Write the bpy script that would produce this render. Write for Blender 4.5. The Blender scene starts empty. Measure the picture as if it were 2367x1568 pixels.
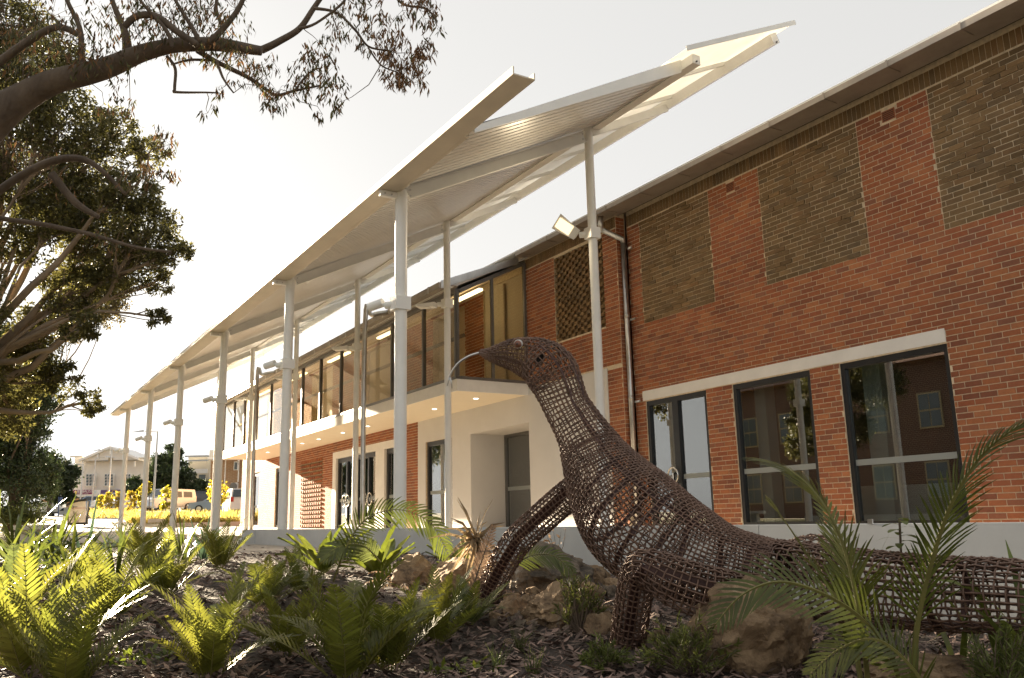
import bpy, math, random
from mathutils import Vector, Matrix, noise
R = math.radians
random.seed(7)
sc = bpy.context.scene
COL = sc.collection

# ---------------------------------------------------------------- camera
FPX = 1985.457                      # focal length in pixels of a 2366 px wide frame
PITCH, ROLL, YAW = R(11.8975), R(-1.3008), R(58.2436)
EYE = Vector((0, 0, 0.3))
_f = Vector((-math.sin(YAW)*math.cos(PITCH), math.cos(YAW)*math.cos(PITCH), math.sin(PITCH)))
_r0 = Vector((math.cos(YAW), math.sin(YAW), 0)); _u0 = _r0.cross(_f)
RT = _r0*math.cos(ROLL) + _u0*math.sin(ROLL)
UP = -_r0*math.sin(ROLL) + _u0*math.cos(ROLL)
cam = bpy.data.cameras.new('camera'); camo = bpy.data.objects.new('camera', cam); COL.objects.link(camo)
m3 = Matrix((RT, UP, -_f)).transposed()
camo.matrix_world = Matrix.Translation(EYE) @ m3.to_4x4()
cam.sensor_width = 36; cam.lens = 36*FPX/2366; cam.clip_start = .05; cam.clip_end = 2000
cam.dof.use_dof = True; cam.dof.focus_distance = 5.2; cam.dof.aperture_fstop = 16
sc.camera = camo
HF = Vector((-math.sin(YAW), math.cos(YAW), 0)); HR = Vector((math.cos(YAW), math.sin(YAW), 0))
def at(x, y, d):                    # a point d metres deep along the view, measured on a 2366 px wide survey of the place
    return EYE + (_f + RT*((x-1183)/FPX) - UP*((y-784)/FPX))*d
def dl(d, l, z=0):                  # ground coordinates: distance ahead, distance to the right
    return Vector((HF.x*d+HR.x*l, HF.y*d+HR.y*l, z))

# ---------------------------------------------------------------- sky and sun
SUN_EL, SUN_AZ = R(10.7), R(7.2)
sdir = Vector((-math.cos(SUN_AZ)*math.cos(SUN_EL), -math.sin(SUN_AZ)*math.cos(SUN_EL), math.sin(SUN_EL)))
w = bpy.data.worlds.new('World'); sc.world = w; w.use_nodes = True
nt = w.node_tree; nt.nodes.clear()
sky = nt.nodes.new('ShaderNodeTexSky'); sky.sky_type = 'NISHITA'; sky.sun_disc = False
sky.sun_elevation = SUN_EL; sky.sun_rotation = math.atan2(sdir.x, sdir.y)
sky.altitude = 0; sky.air_density = 1.0; sky.dust_density = 3.0; sky.ozone_density = 1.0
hs = nt.nodes.new('ShaderNodeHueSaturation'); hs.inputs['Saturation'].default_value = .16
bg = nt.nodes.new('ShaderNodeBackground'); bg.inputs['Strength'].default_value = .064
wo = nt.nodes.new('ShaderNodeOutputWorld')
nt.links.new(sky.outputs[0], hs.inputs['Color']); gm = nt.nodes.new('ShaderNodeGamma'); gm.inputs[1].default_value = .22   # thin even high haze: a flatter sky than clear air
nt.links.new(hs.outputs[0], gm.inputs[0]); tn = nt.nodes.new('ShaderNodeMix'); tn.data_type = 'RGBA'; tn.blend_type = 'MULTIPLY'; tn.inputs[0].default_value = 1; tn.inputs[7].default_value = (1, .985, .955, 1)
nt.links.new(gm.outputs[0], tn.inputs[6]); nt.links.new(tn.outputs[2], bg.inputs['Color']); nt.links.new(bg.outputs[0], wo.inputs[0])
sl = bpy.data.lights.new('sun', 'SUN'); sl.energy = 5.0; sl.angle = R(.6); sl.color = (1, .83, .60)
so = bpy.data.objects.new('sun', sl); COL.objects.link(so)
so.rotation_euler = (-sdir).to_track_quat('-Z', 'Y').to_euler(); so.location = sdir*60
sc.view_settings.view_transform = 'Standard'; sc.view_settings.look = 'None'
sc.view_settings.exposure = 3.4; sc.view_settings.gamma = 1
sc.render.engine = 'CYCLES'
sc.cycles.max_bounces = 8; sc.cycles.transparent_max_bounces = 16

# ---------------------------------------------------------------- materials
MATS = {}
def nodes(name):
    m = bpy.data.materials.new(name); m.use_nodes = True
    t = m.node_tree; b = t.nodes['Principled BSDF']; MATS[name] = m
    return m, t, b
def mat(name, col, rough=.6, metal=0., var=.0, scale=6., bump=0., bscale=60., spec=.5, col2=None, stretch=None, transl=0., island=0.):
    m, t, b = nodes(name); N = t.nodes.new; L = t.links.new
    b.inputs['Roughness'].default_value = rough; b.inputs['Metallic'].default_value = metal
    b.inputs['Specular IOR Level'].default_value = spec
    c = (*col, 1)
    b.inputs['Base Color'].default_value = c
    out = None
    tc = N('ShaderNodeTexCoord'); src = tc.outputs['Object']
    if stretch:
        mp = N('ShaderNodeMapping'); mp.inputs['Scale'].default_value = stretch; L(src, mp.inputs[0]); src = mp.outputs[0]
    if var or col2:
        n = N('ShaderNodeTexNoise'); n.inputs['Scale'].default_value = scale; n.inputs['Detail'].default_value = 8; n.inputs['Roughness'].default_value = .65
        L(src, n.inputs['Vector'])
        mx = N('ShaderNodeMix'); mx.data_type = 'RGBA'
        rp = N('ShaderNodeMapRange'); rp.inputs[1].default_value = .3; rp.inputs[2].default_value = .7
        L(n.outputs[0], rp.inputs[0]); L(rp.outputs[0], mx.inputs[0])
        if col2: mx.inputs[6].default_value = c; mx.inputs[7].default_value = (*col2, 1)
        else:
            mx.inputs[6].default_value = tuple(max(0, x*(1-var)) for x in col)+(1,); mx.inputs[7].default_value = tuple(x*(1+var) for x in col)+(1,)
        out = mx.outputs[2]
    if island:
        g = N('ShaderNodeNewGeometry'); oi = N('ShaderNodeObjectInfo')
        ad = N('ShaderNodeMath'); ad.operation = 'ADD'; L(g.outputs['Random Per Island'], ad.inputs[0]); L(oi.outputs['Random'], ad.inputs[1])
        fr = N('ShaderNodeMath'); fr.operation = 'FRACT'; L(ad.outputs[0], fr.inputs[0])
        mr = N('ShaderNodeMapRange'); mr.inputs[3].default_value = 1-island; mr.inputs[4].default_value = 1+island; L(fr.outputs[0], mr.inputs[0])
        hv = N('ShaderNodeHueSaturation'); L(mr.outputs[0], hv.inputs['Value'])
        mh = N('ShaderNodeMapRange'); mh.inputs[3].default_value = .5-.05*island; mh.inputs[4].default_value = .5+.03*island; L(oi.outputs['Random'], mh.inputs[0]); L(mh.outputs[0], hv.inputs['Hue'])
        if out: L(out, hv.inputs['Color'])
        else: hv.inputs['Color'].default_value = c
        out = hv.outputs[0]
    if out: L(out, b.inputs['Base Color'])
    if bump:
        n2 = N('ShaderNodeTexNoise'); n2.inputs['Scale'].default_value = bscale; n2.inputs['Detail'].default_value = 6; L(src, n2.inputs['Vector'])
        bp = N('ShaderNodeBump'); bp.inputs['Strength'].default_value = bump; bp.inputs['Distance'].default_value = .02
        L(n2.outputs[0], bp.inputs['Height']); L(bp.outputs[0], b.inputs['Normal'])
    if transl:
        tr = N('ShaderNodeBsdfTranslucent'); ms = N('ShaderNodeMixShader'); ms.inputs[0].default_value = transl
        if out: L(out, tr.inputs[0])
        else: tr.inputs[0].default_value = c
        o = t.nodes['Material Output']; L(b.outputs[0], ms.inputs[1]); L(tr.outputs[0], ms.inputs[2]); L(ms.outputs[0], o.inputs[0])
    return m
def brickmat(name, cols):
    m, t, b = nodes(name); N = t.nodes.new; L = t.links.new
    g = N('ShaderNodeNewGeometry'); oi = N('ShaderNodeObjectInfo')
    ad = N('ShaderNodeMath'); ad.operation = 'ADD'; L(g.outputs['Random Per Island'], ad.inputs[0]); L(oi.outputs['Random'], ad.inputs[1])
    fr = N('ShaderNodeMath'); fr.operation = 'FRACT'; L(ad.outputs[0], fr.inputs[0])
    cr = N('ShaderNodeValToRGB'); e = cr.color_ramp.elements
    while len(e) < len(cols): e.new(.5)
    for i, c in enumerate(cols): e[i].position = i/(len(cols)-1); e[i].color = (*c, 1)
    L(fr.outputs[0], cr.inputs[0])
    tc = N('ShaderNodeTexCoord'); n = N('ShaderNodeTexNoise'); n.inputs['Scale'].default_value = 22; n.inputs['Detail'].default_value = 7; n.inputs['Roughness'].default_value = .7
    gp = N('ShaderNodeNewGeometry'); L(gp.outputs['Position'], n.inputs['Vector'])
    n3 = N('ShaderNodeTexNoise'); n3.inputs['Scale'].default_value = .7; n3.inputs['Detail'].default_value = 4; L(gp.outputs['Position'], n3.inputs['Vector'])
    ma = N('ShaderNodeMath'); ma.operation = 'ADD'; L(n.outputs[0], ma.inputs[0]); L(n3.outputs[0], ma.inputs[1])
    mr = N('ShaderNodeMapRange'); mr.inputs[1].default_value = .6; mr.inputs[2].default_value = 1.4; mr.inputs[3].default_value = .68; mr.inputs[4].default_value = 1.28; L(ma.outputs[0], mr.inputs[0])
    hv = N('ShaderNodeHueSaturation'); L(cr.outputs[0], hv.inputs['Color']); L(mr.outputs[0], hv.inputs['Value'])
    L(hv.outputs[0], b.inputs['Base Color']); b.inputs['Roughness'].default_value = .85; b.inputs['Specular IOR Level'].default_value = .25
    bp = N('ShaderNodeBump'); bp.inputs['Strength'].default_value = .35; bp.inputs['Distance'].default_value = .01; n2 = N('ShaderNodeTexNoise'); n2.inputs['Scale'].default_value = 90; L(gp.outputs['Position'], n2.inputs['Vector'])
    L(n2.outputs[0], bp.inputs['Height']); L(bp.outputs[0], b.inputs['Normal'])
    return m
def glassmat(name, tint, refl=.10, grough=.0):
    m, t, b = nodes(name); N = t.nodes.new; L = t.links.new; o = t.nodes['Material Output']; t.nodes.remove(b)
    tr = N('ShaderNodeBsdfTransparent'); tr.inputs[0].default_value = (*tint, 1)
    gl = N('ShaderNodeBsdfGlossy'); gl.inputs['Roughness'].default_value = grough
    fr = N('ShaderNodeLayerWeight'); fr.inputs[0].default_value = .5; pw = N('ShaderNodeMath'); pw.operation = 'POWER'; pw.inputs[1].default_value = 4.2; L(fr.outputs['Facing'], pw.inputs[0])
    ad = N('ShaderNodeMath'); ad.operation = 'ADD'; ad.use_clamp = True; L(pw.outputs[0], ad.inputs[0]); ad.inputs[1].default_value = refl+.04
    ms = N('ShaderNodeMixShader'); L(ad.outputs[0], ms.inputs[0]); L(tr.outputs[0], ms.inputs[1]); L(gl.outputs[0], ms.inputs[2]); L(ms.outputs[0], o.inputs[0])
    return m
def emit(name, col, s):
    m, t, b = nodes(name); b.inputs['Base Color'].default_value = (*col, 1)
    b.inputs['Emission Color'].default_value = (*col, 1); b.inputs['Emission Strength'].default_value = s
    return m
brickmat('red_brick', [(.21, .078, .046), (.31, .108, .052), (.37, .135, .058), (.29, .094, .046), (.41, .165, .074), (.24, .10, .062), (.33, .112, .054)])
brickmat('brown_brick', [(.13, .085, .042), (.20, .13, .065), (.165, .11, .056), (.25, .16, .08), (.14, .10, .058), (.21, .125, .06)])
brickmat('dark_brick', [(.10, .05, .035), (.14, .06, .04), (.08, .04, .03), (.12, .065, .045)])
def flatbrick(name, c1, c2, mo, sc_):
    m, t, b = nodes(name); N = t.nodes.new; L = t.links.new; tc = N('ShaderNodeTexCoord'); mp = N('ShaderNodeMapping'); mp.inputs['Rotation'].default_value = (R(90), 0, 0)
    br = N('ShaderNodeTexBrick'); br.inputs['Color1'].default_value = (*c1, 1); br.inputs['Color2'].default_value = (*c2, 1); br.inputs['Mortar'].default_value = (*mo, 1); br.inputs['Scale'].default_value = sc_; br.inputs['Mortar Size'].default_value = .025
    L(tc.outputs['Object'], mp.inputs[0]); L(mp.outputs[0], br.inputs[0]); L(br.outputs[0], b.inputs['Base Color']); b.inputs['Roughness'].default_value = .9
flatbrick('side_brick', (.36, .22, .12), (.30, .18, .10), (.42, .32, .22), 2.2)
flatbrick('opp_brick', (.13, .06, .04), (.10, .05, .035), (.25, .19, .14), 2.2)
mat('mortar', (.62, .52, .38), .9, var=.25, scale=14, bump=.3)
mat('mortar_brown', (.40, .32, .19), .9, var=.25, scale=14, bump=.3)
mat('render_white', (.62, .61, .60), .75, var=.04, scale=1.2, bump=.06, bscale=120)
mat('lintel_white', (.74, .73, .71), .7, var=.06, scale=3, bump=.05)
mat('soffit_cream', (.78, .70, .56), .7, var=.03, scale=2)
mat('steel_white', (.80, .80, .77), .38, var=.05, scale=3, spec=.4)
mat('gutter_metal', (.30, .265, .23), .45, metal=.3, var=.18, scale=2.2, bump=.05, bscale=12)
mat('canopy_gutter_cream', (.62, .56, .46), .5, metal=.1, var=.08, scale=2.5)
mat('sheet_metal', (.74, .73, .70), .33, metal=.2, var=.06, scale=1.5)
mat('poly_sheet', (.84, .83, .80), .35, var=.04, scale=3, transl=.55)
mat('galv', (.55, .55, .54), .28, metal=.9, var=.15, scale=5)
mat('black_frame', (.012, .013, .015), .35, var=.3, scale=5)
mat('grey_frame', (.16, .155, .15), .4, metal=.4, var=.1, scale=4)
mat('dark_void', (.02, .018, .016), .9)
mat('interior_wall', (.52, .47, .38), .8, var=.05, scale=2)
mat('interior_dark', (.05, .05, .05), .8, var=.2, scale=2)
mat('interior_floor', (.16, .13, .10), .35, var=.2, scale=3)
mat('cabinet', (.62, .66, .66), .5)
glassmat('glass', (.72, .77, .76), .20)
glassmat('glass_upper', (.92, .88, .78), .03)
emit('strip_light', (1, .84, .55), .45)
mat('frost_band', (.42, .46, .46), .5, transl=.4)
mat('stainless', (.68, .66, .62), .2, metal=1., var=.06, scale=8)
mat('concrete', (.48, .49, .48), .85, col2=(.58, .585, .57), scale=2.2, bump=.04, bscale=60)
mat('concrete_warm', (.50, .44, .36), .85, var=.12, scale=3, bump=.15)
mat('paving', (.34, .29, .23), .85, col2=(.44, .38, .31), scale=1.3, bump=.15, bscale=30)
mat('mulch_soil', (.035, .026, .02), .95, col2=(.07, .05, .038), scale=14, bump=1., bscale=35)
mat('lawn', (.13, .12, .03), .95, col2=(.22, .17, .06), scale=3, bump=.8, bscale=50)
mat('earth', (.17, .14, .08), .95, col2=(.12, .11, .05), scale=.6, bump=.5)
mat('asphalt', (.09, .085, .08), .9, var=.2, scale=2, bump=.2)
mat('wire', (.10, .058, .042), .5, metal=.25, col2=(.215, .13, .09), scale=9, spec=.4)
mat('bar', (.055, .028, .026), .5, metal=.3, col2=(.10, .05, .042), scale=7)
mat('eye_white', (.75, .74, .72), .3); mat('eye_brown', (.20, .08, .045), .45, var=.3, scale=30)
def rockmat(name, c0, c1, c2):
    m, t, b = nodes(name); N = t.nodes.new; L = t.links.new; tc = N('ShaderNodeTexCoord'); oi = N('ShaderNodeObjectInfo')
    va = N('ShaderNodeVectorMath'); L(tc.outputs['Object'], va.inputs[0]); L(oi.outputs['Random'], va.inputs[1])
    a = N('ShaderNodeTexNoise'); a.inputs['Scale'].default_value = 5; a.inputs['Detail'].default_value = 10; a.inputs['Roughness'].default_value = .75; a.inputs['Distortion'].default_value = .6; L(va.outputs[0], a.inputs['Vector'])
    cr_ = N('ShaderNodeValToRGB'); e = cr_.color_ramp.elements; e.new(.5); e.new(.66)
    for k, (p, c) in enumerate(((.36, c0), (.47, c1), (.58, c2), (.68, (.50, .45, .38)))): e[k].position = p; e[k].color = (*c, 1)
    L(a.outputs[0], cr_.inputs[0]); L(cr_.outputs[0], b.inputs['Base Color']); b.inputs['Roughness'].default_value = .92; b.inputs['Specular IOR Level'].default_value = .2
    n2 = N('ShaderNodeTexNoise'); n2.inputs['Scale'].default_value = 9; n2.inputs['Detail'].default_value = 12; n2.inputs['Roughness'].default_value = .7; L(va.outputs[0], n2.inputs['Vector'])
    bp = N('ShaderNodeBump'); bp.inputs['Strength'].default_value = .55; bp.inputs['Distance'].default_value = .05; L(n2.outputs[0], bp.inputs['Height']); L(bp.outputs[0], b.inputs['Normal'])
rockmat('rock', (.09, .062, .042), (.22, .15, .09), (.34, .24, .145))
rockmat('rock_dark', (.06, .052, .043), (.13, .105, .08), (.21, .165, .12))
mat('fern_leaf', (.135, .145, .022), .42, var=.3, scale=7, transl=.5, island=.3)
mat('fern_dull', (.09, .11, .03), .45, var=.3, scale=7, transl=.4, island=.3)
mat('palm_leaf', (.085, .10, .016), .4, var=.3, scale=5, transl=.35, island=.25)
mat('flax_leaf', (.12, .15, .025), .35, var=.3, scale=5, transl=.3, island=.35)
mat('flax_blue', (.055, .095, .055), .4, var=.3, scale=5, transl=.25, island=.3)
mat('nest_leaf', (.105, .13, .016), .35, var=.3, scale=6, transl=.4, island=.3)
mat('dead_leaf', (.34, .235, .14), .75, var=.3, scale=9, transl=.3, island=.4)
mat('heath_leaf', (.11, .135, .03), .6, var=.3, scale=9, transl=.35, island=.4)
mat('twig', (.13, .095, .065), .9, var=.3, scale=20)
mat('rachis', (.16, .15, .04), .5, var=.2, scale=8)
mat('litter', (.17, .12, .088), .8, island=.75, var=.3, scale=9)
mat('bark', (.15, .115, .085), .9, col2=(.075, .056, .042), scale=7, bump=.9, bscale=26, stretch=(1, 1, .35))
mat('bark_pale', (.27, .21, .15), .85, col2=(.16, .12, .085), scale=3, bump=.5, bscale=14)
mat('gum_leaf', (.085, .082, .03), .5, island=.5, transl=.45)
mat('gum_brown', (.17, .095, .04), .55, island=.5, transl=.45)
mat('tree_leaf', (.085, .078, .022), .5, island=.55, transl=.42)
mat('conifer_leaf', (.035, .055, .018), .6, island=.5, transl=.2)
mat('yellow_leaf', (.32, .27, .025), .5, island=.35, transl=.55)
mat('straw_grass', (.36, .29, .075), .6, island=.4, transl=.5)
mat('house_white', (.76, .72, .66), .8, var=.06, scale=1)
mat('cream_paint', (.70, .62, .48), .8, var=.05, scale=1)
mat('roof_tile', (.22, .12, .08), .8, var=.2, scale=3)
mat('purple_sign', (.22, .02, .09), .5); mat('violet_sign', (.12, .07, .20), .5); mat('red_sign', (.42, .03, .02), .5)
mat('sign_white', (.85, .83, .80), .5); mat('gold_paint', (.75, .50, .08), .5); mat('ink', (.03, .03, .03), .5)
mat('sign_panel', (.85, .78, .72), .5, var=.05, scale=2); mat('sign_pink', (.80, .62, .55), .5)
mat('car_white', (.75, .76, .77), .2, spec=.6); mat('car_silver', (.5, .52, .55), .22, metal=.6); mat('car_dark', (.04, .05, .065), .2); mat('car_blue', (.28, .34, .42), .22, metal=.4)
mat('car_glass', (.03, .04, .05), .08, spec=.8); mat('tyre', (.02, .02, .02), .9); mat('tail_red', (.5, .02, .02), .3)
mat('canvas', (.72, .72, .70), .8, var=.06, scale=2)
mat('window_dark', (.10, .12, .13), .15, spec=.7)
mat('blue_sign', (.08, .12, .25), .5)
mat('mural', (.42, .22, .10), .8, var=.3, scale=1)
emit('lamp_lit', (1, .80, .50), .14); emit('downlight_lit', (1, .93, .80), .6); mat('lamp_off', (.75, .75, .72), .25); emit('exit_red', (.9, .12, .05), .08)

# ---------------------------------------------------------------- mesh helpers
class MB:
    def __init__(s): s.v = []; s.f = []; s.mi = []; s.cur = 0
    def quad(s, a, b, c, d):
        n = len(s.v); s.v += [tuple(a), tuple(b), tuple(c), tuple(d)]; s.f.append((n, n+1, n+2, n+3)); s.mi.append(s.cur); return s
    def tri(s, a, b, c):
        n = len(s.v); s.v += [tuple(a), tuple(b), tuple(c)]; s.f.append((n, n+1, n+2)); s.mi.append(s.cur)
    def hexa(s, p, skip=()):       # p: 8 corners, bottom ring then top ring
        n = len(s.v); s.v += [tuple(q) for q in p]
        for k, f in enumerate(((3, 2, 1, 0), (4, 5, 6, 7), (0, 1, 5, 4), (1, 2, 6, 5), (2, 3, 7, 6), (3, 0, 4, 7))):
            if k not in skip: s.f.append(tuple(n+i for i in f)); s.mi.append(s.cur)
        return s
    def box(s, x0, x1, y0, y1, z0, z1, skip=()):
        return s.hexa([(x0, y0, z0), (x1, y0, z0), (x1, y1, z0), (x0, y1, z0), (x0, y0, z1), (x1, y0, z1), (x1, y1, z1), (x0, y1, z1)], skip)
    def obox(s, c, ax, ay, az):    # centre and three half-axes
        c = Vector(c); ax = Vector(ax); ay = Vector(ay); az = Vector(az)
        return s.hexa([c-ax-ay-az, c+ax-ay-az, c+ax+ay-az, c-ax+ay-az, c-ax-ay+az, c+ax-ay+az, c+ax+ay+az, c-ax+ay+az])
    def bar(s, a, b, w, h, up=(0, 0, 1)):
        a = Vector(a); b = Vector(b); d = (b-a); l = d.length
        if l < 1e-6: return s
        d /= l; sx = d.cross(Vector(up))
        if sx.length < 1e-4: sx = d.cross(Vector((1, 0, 0)))
        sx.normalize(); uz = sx.cross(d)
        return s.obox((a+b)/2, d*l/2, sx*w/2, uz*h/2)
    def tube(s, pts, rad, n=8, cap=True):
        pts = [Vector(p) for p in pts]; m = len(pts)
        if not isinstance(rad, (list, tuple)): rad = [rad]*m
        t0 = (pts[1]-pts[0]).normalized(); ref = Vector((0, 0, 1)) if abs(t0.z) < .9 else Vector((1, 0, 0))
        u = t0.cross(ref).normalized(); base = len(s.v)
        for i, p in enumerate(pts):
            t = (pts[min(i+1, m-1)]-pts[max(i-1, 0)])
            if t.length < 1e-9: t = t0
            t.normalize(); u = (u-t*u.dot(t))
            if u.length < 1e-6: u = t.orthogonal()
            u.normalize(); v = t.cross(u)
            for k in range(n):
                a = 2*math.pi*k/n; q = p+(u*math.cos(a)+v*math.sin(a))*rad[i]; s.v.append((q.x, q.y, q.z))
        for i in range(m-1):
            for k in range(n):
                k2 = (k+1) % n
                s.f.append((base+i*n+k, base+i*n+k2, base+(i+1)*n+k2, base+(i+1)*n+k)); s.mi.append(s.cur)
        if cap:
            s.f.append(tuple(base+k for k in range(n-1, -1, -1))); s.mi.append(s.cur)
            s.f.append(tuple(base+(m-1)*n+k for k in range(n))); s.mi.append(s.cur)
        return s
    def prism(s, prof, a, b):      # prof: list of 3d offsets (closed polygon), swept from a to b
        n = len(s.v); k = len(prof); a = Vector(a); b = Vector(b)
        s.v += [tuple(a+Vector(p)) for p in prof]+[tuple(b+Vector(p)) for p in prof]
        for i in range(k):
            j = (i+1) % k; s.f.append((n+i, n+j, n+k+j, n+k+i)); s.mi.append(s.cur)
        s.f.append(tuple(n+i for i in range(k-1, -1, -1))); s.mi.append(s.cur)
        s.f.append(tuple(n+k+i for i in range(k))); s.mi.append(s.cur)
        return s
    def mesh(s, name, mats, smooth=False):
        me = bpy.data.meshes.new(name); me.from_pydata(s.v, [], s.f)
        if isinstance(mats, str): mats = [mats]
        for m in mats: me.materials.append(MATS[m])
        if len(mats) > 1: me.polygons.foreach_set('material_index', s.mi)
        if smooth: me.polygons.foreach_set('use_smooth', [True]*len(s.f))
        me.update(); return me
    def build(s, name, mats, parent=None, smooth=False, **kw):
        return obj(name, s.mesh(name, mats, smooth), parent, **kw)
def obj(name, me, parent=None, label=None, cat=None, group=None, kind=None, mtx=None):
    o = bpy.data.objects.new(name, me); COL.objects.link(o)
    if parent: o.parent = parent; o.matrix_parent_inverse = parent.matrix_basis.inverted() if mtx is None else Matrix()
    if mtx is not None: o.matrix_basis = mtx
    tag(o, label, cat, group, kind); return o
def tag(o, label=None, cat=None, group=None, kind=None):
    for k, v in (('label', label), ('category', cat), ('group', group), ('kind', kind)):
        if v: o[k] = v
    return o
def thing(name, label, cat, loc=(0, 0, 0), group=None, mtx=None):
    o = bpy.data.objects.new(name, None); COL.objects.link(o); o.empty_display_size = .1
    if mtx is not None: o.matrix_basis = mtx
    else: o.location = loc; o.matrix_basis = Matrix.Translation(loc)
    return tag(o, label, cat, group)
def shade_auto(o, ang=35):
    me = o.data; me.polygons.foreach_set('use_smooth', [True]*len(me.polygons)); me.set_sharp_from_angle(angle=R(ang))
def cr(pts, n):                    # Catmull-Rom through (x, y, z, r...) tuples
    out = []; m = len(pts)
    for i in range(m-1):
        p0, p1, p2, p3 = pts[max(i-1, 0)], pts[i], pts[i+1], pts[min(i+2, m-1)]
        for k in range(n):
            t = k/n
            out.append(tuple(.5*((2*b)+(-a+c)*t+(2*a-5*b+4*c-d)*t*t+(-a+3*b-3*c+d)*t**3) for a, b, c, d in zip(p0, p1, p2, p3)))
    out.append(tuple(pts[-1])); return out
rnd = random.random
def ru(a, b): return a+(b-a)*rnd()
def rvec():
    while True:
        v = Vector((ru(-1, 1), ru(-1, 1), ru(-1, 1)))
        if .05 < v.length < 1: return v.normalized()
def interp(x, xs, ys):
    if x <= xs[0]: return ys[0]
    for i in range(len(xs)-1):
        if x <= xs[i+1]: return ys[i]+(ys[i+1]-ys[i])*(x-xs[i])/(xs[i+1]-xs[i])
    return ys[-1]
def base(d): return interp(d, [0, 12, 20, 32, 45, 50, 75, 110, 200, 400], [-.05, -.02, 0, .13, .3, .46, 1.1, 2.1, 2.7, 3])
def bed(d, l):
    z = interp(d, [-3, 2, 3.5, 4.05, 5.4, 6.8, 9, 10.8], [-.5, -.42, -.335, -.30, -.22, -.13, -.06, -.025])
    return z+.035*noise.noise(Vector((d*1.1, l*1.1, 3)))*min(1, max(0, (10.8-d)/3))
def depth_of(p): return p[0]*HF.x+p[1]*HF.y
def lat_of(p): return p[0]*HR.x+p[1]*HR.y
def bedz(p): return bed(depth_of(p), lat_of(p))
# ================================================================ the setting
def sheet(name, m, ds, l0, l1, zf, nl=1, dz=0):
    mb = MB(); rows = []
    for d in ds:
        a, b = (l0(d) if callable(l0) else l0), (l1(d) if callable(l1) else l1)
        rows.append([dl(d, a+(b-a)*i/nl, zf(d, a+(b-a)*i/nl)+dz) for i in range(nl+1)])
    n = nl+1; mb.v = [tuple(p) for r in rows for p in r]
    for i in range(len(rows)-1):
        for k in range(nl): mb.f.append((i*n+k, i*n+k+1, (i+1)*n+k+1, (i+1)*n+k)); mb.mi.append(0)
    return mb.build(name, m, smooth=True, kind='structure')
zb = lambda d, l: base(d)
DS = [10.5, 12, 20, 26, 32, 38, 45, 50, 60, 75, 90, 110, 150, 200, 400]
sheet('ground', 'earth', DS, -300, 300, zb, 1, -.02)
sheet('ground', 'earth', [-250, -60, -2.9], -250, 250, lambda d, l: -.52, 1)
sheet('plaza_paving', 'paving', [10.6, 12, 20, 26, 32, 38, 45, 50, 56], lambda d: -.36*d-1.2, 60, zb)
sheet('footpath', 'concrete_warm', [20, 26, 32, 38, 45, 50, 60, 75, 85], lambda d: -.505*d-.5, lambda d: -.36*d-1.2, zb, 1, .004)
sheet('lawn', 'lawn', [13, 20, 26, 32, 38, 45, 50, 60, 75, 80], lambda d: -1.6*d, lambda d: -.505*d-.5, zb, 1, .004)
sheet('road', 'asphalt', [86, 90, 110, 128], -160, 120, zb, 1, .004)
pv = MB(); pv.quad((-40, 4.35, -.03), (14, 4.35, -.03), (14, 16, -.03), (-40, 16, -.03)); pv.build('plaza_paving', 'paving', kind='structure')
sheet('garden_bed', 'mulch_soil', [-3+i*.18 for i in range(78)], -16, 12, bed, 120)

# ---------------------------------------------------------------- leaf litter
mb = MB()
def litter(p, s, tilt=.5):
    a = ru(0, 6.28); u = Vector((math.cos(a), math.sin(a), ru(-tilt, tilt))).normalized(); n = (Vector((0, 0, 1))+rvec()*.6).normalized()
    v = n.cross(u).normalized(); wd = s*ru(.16, .3); c = n*s*ru(-.12, .25); p = Vector(p)
    k = len(mb.v)
    mb.v += [tuple(p-u*s*.5), tuple(p-v*wd*.5+c*.6), tuple(p+v*wd*.5+c*.6), tuple(p+u*s*.5+c)]
    mb.f += [(k, k+1, k+3, k+2)]; mb.mi += [0]
for i in range(42000):
    d = 2.6+(rnd()**1.7)*8.2; l = ru(-.75, .72)*d
    q = dl(d, l)
    if q.y > 4.12: continue
    litter((q.x, q.y, bed(d, l)+ru(.004, .03)), ru(.035, .10))
for i in range(900):
    d = ru(11, 34); l = ru(-.42, .1)*d; q = dl(d, l)
    if q.y > 4 and q.x > -16: continue
    litter((q.x, q.y, base(d)+.012), ru(.05, .1), .2)
mb.build('leaf_litter', 'litter', kind='stuff', label='dry brown fallen leaves and bark chips covering the bed', cat='leaf litter')

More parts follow.
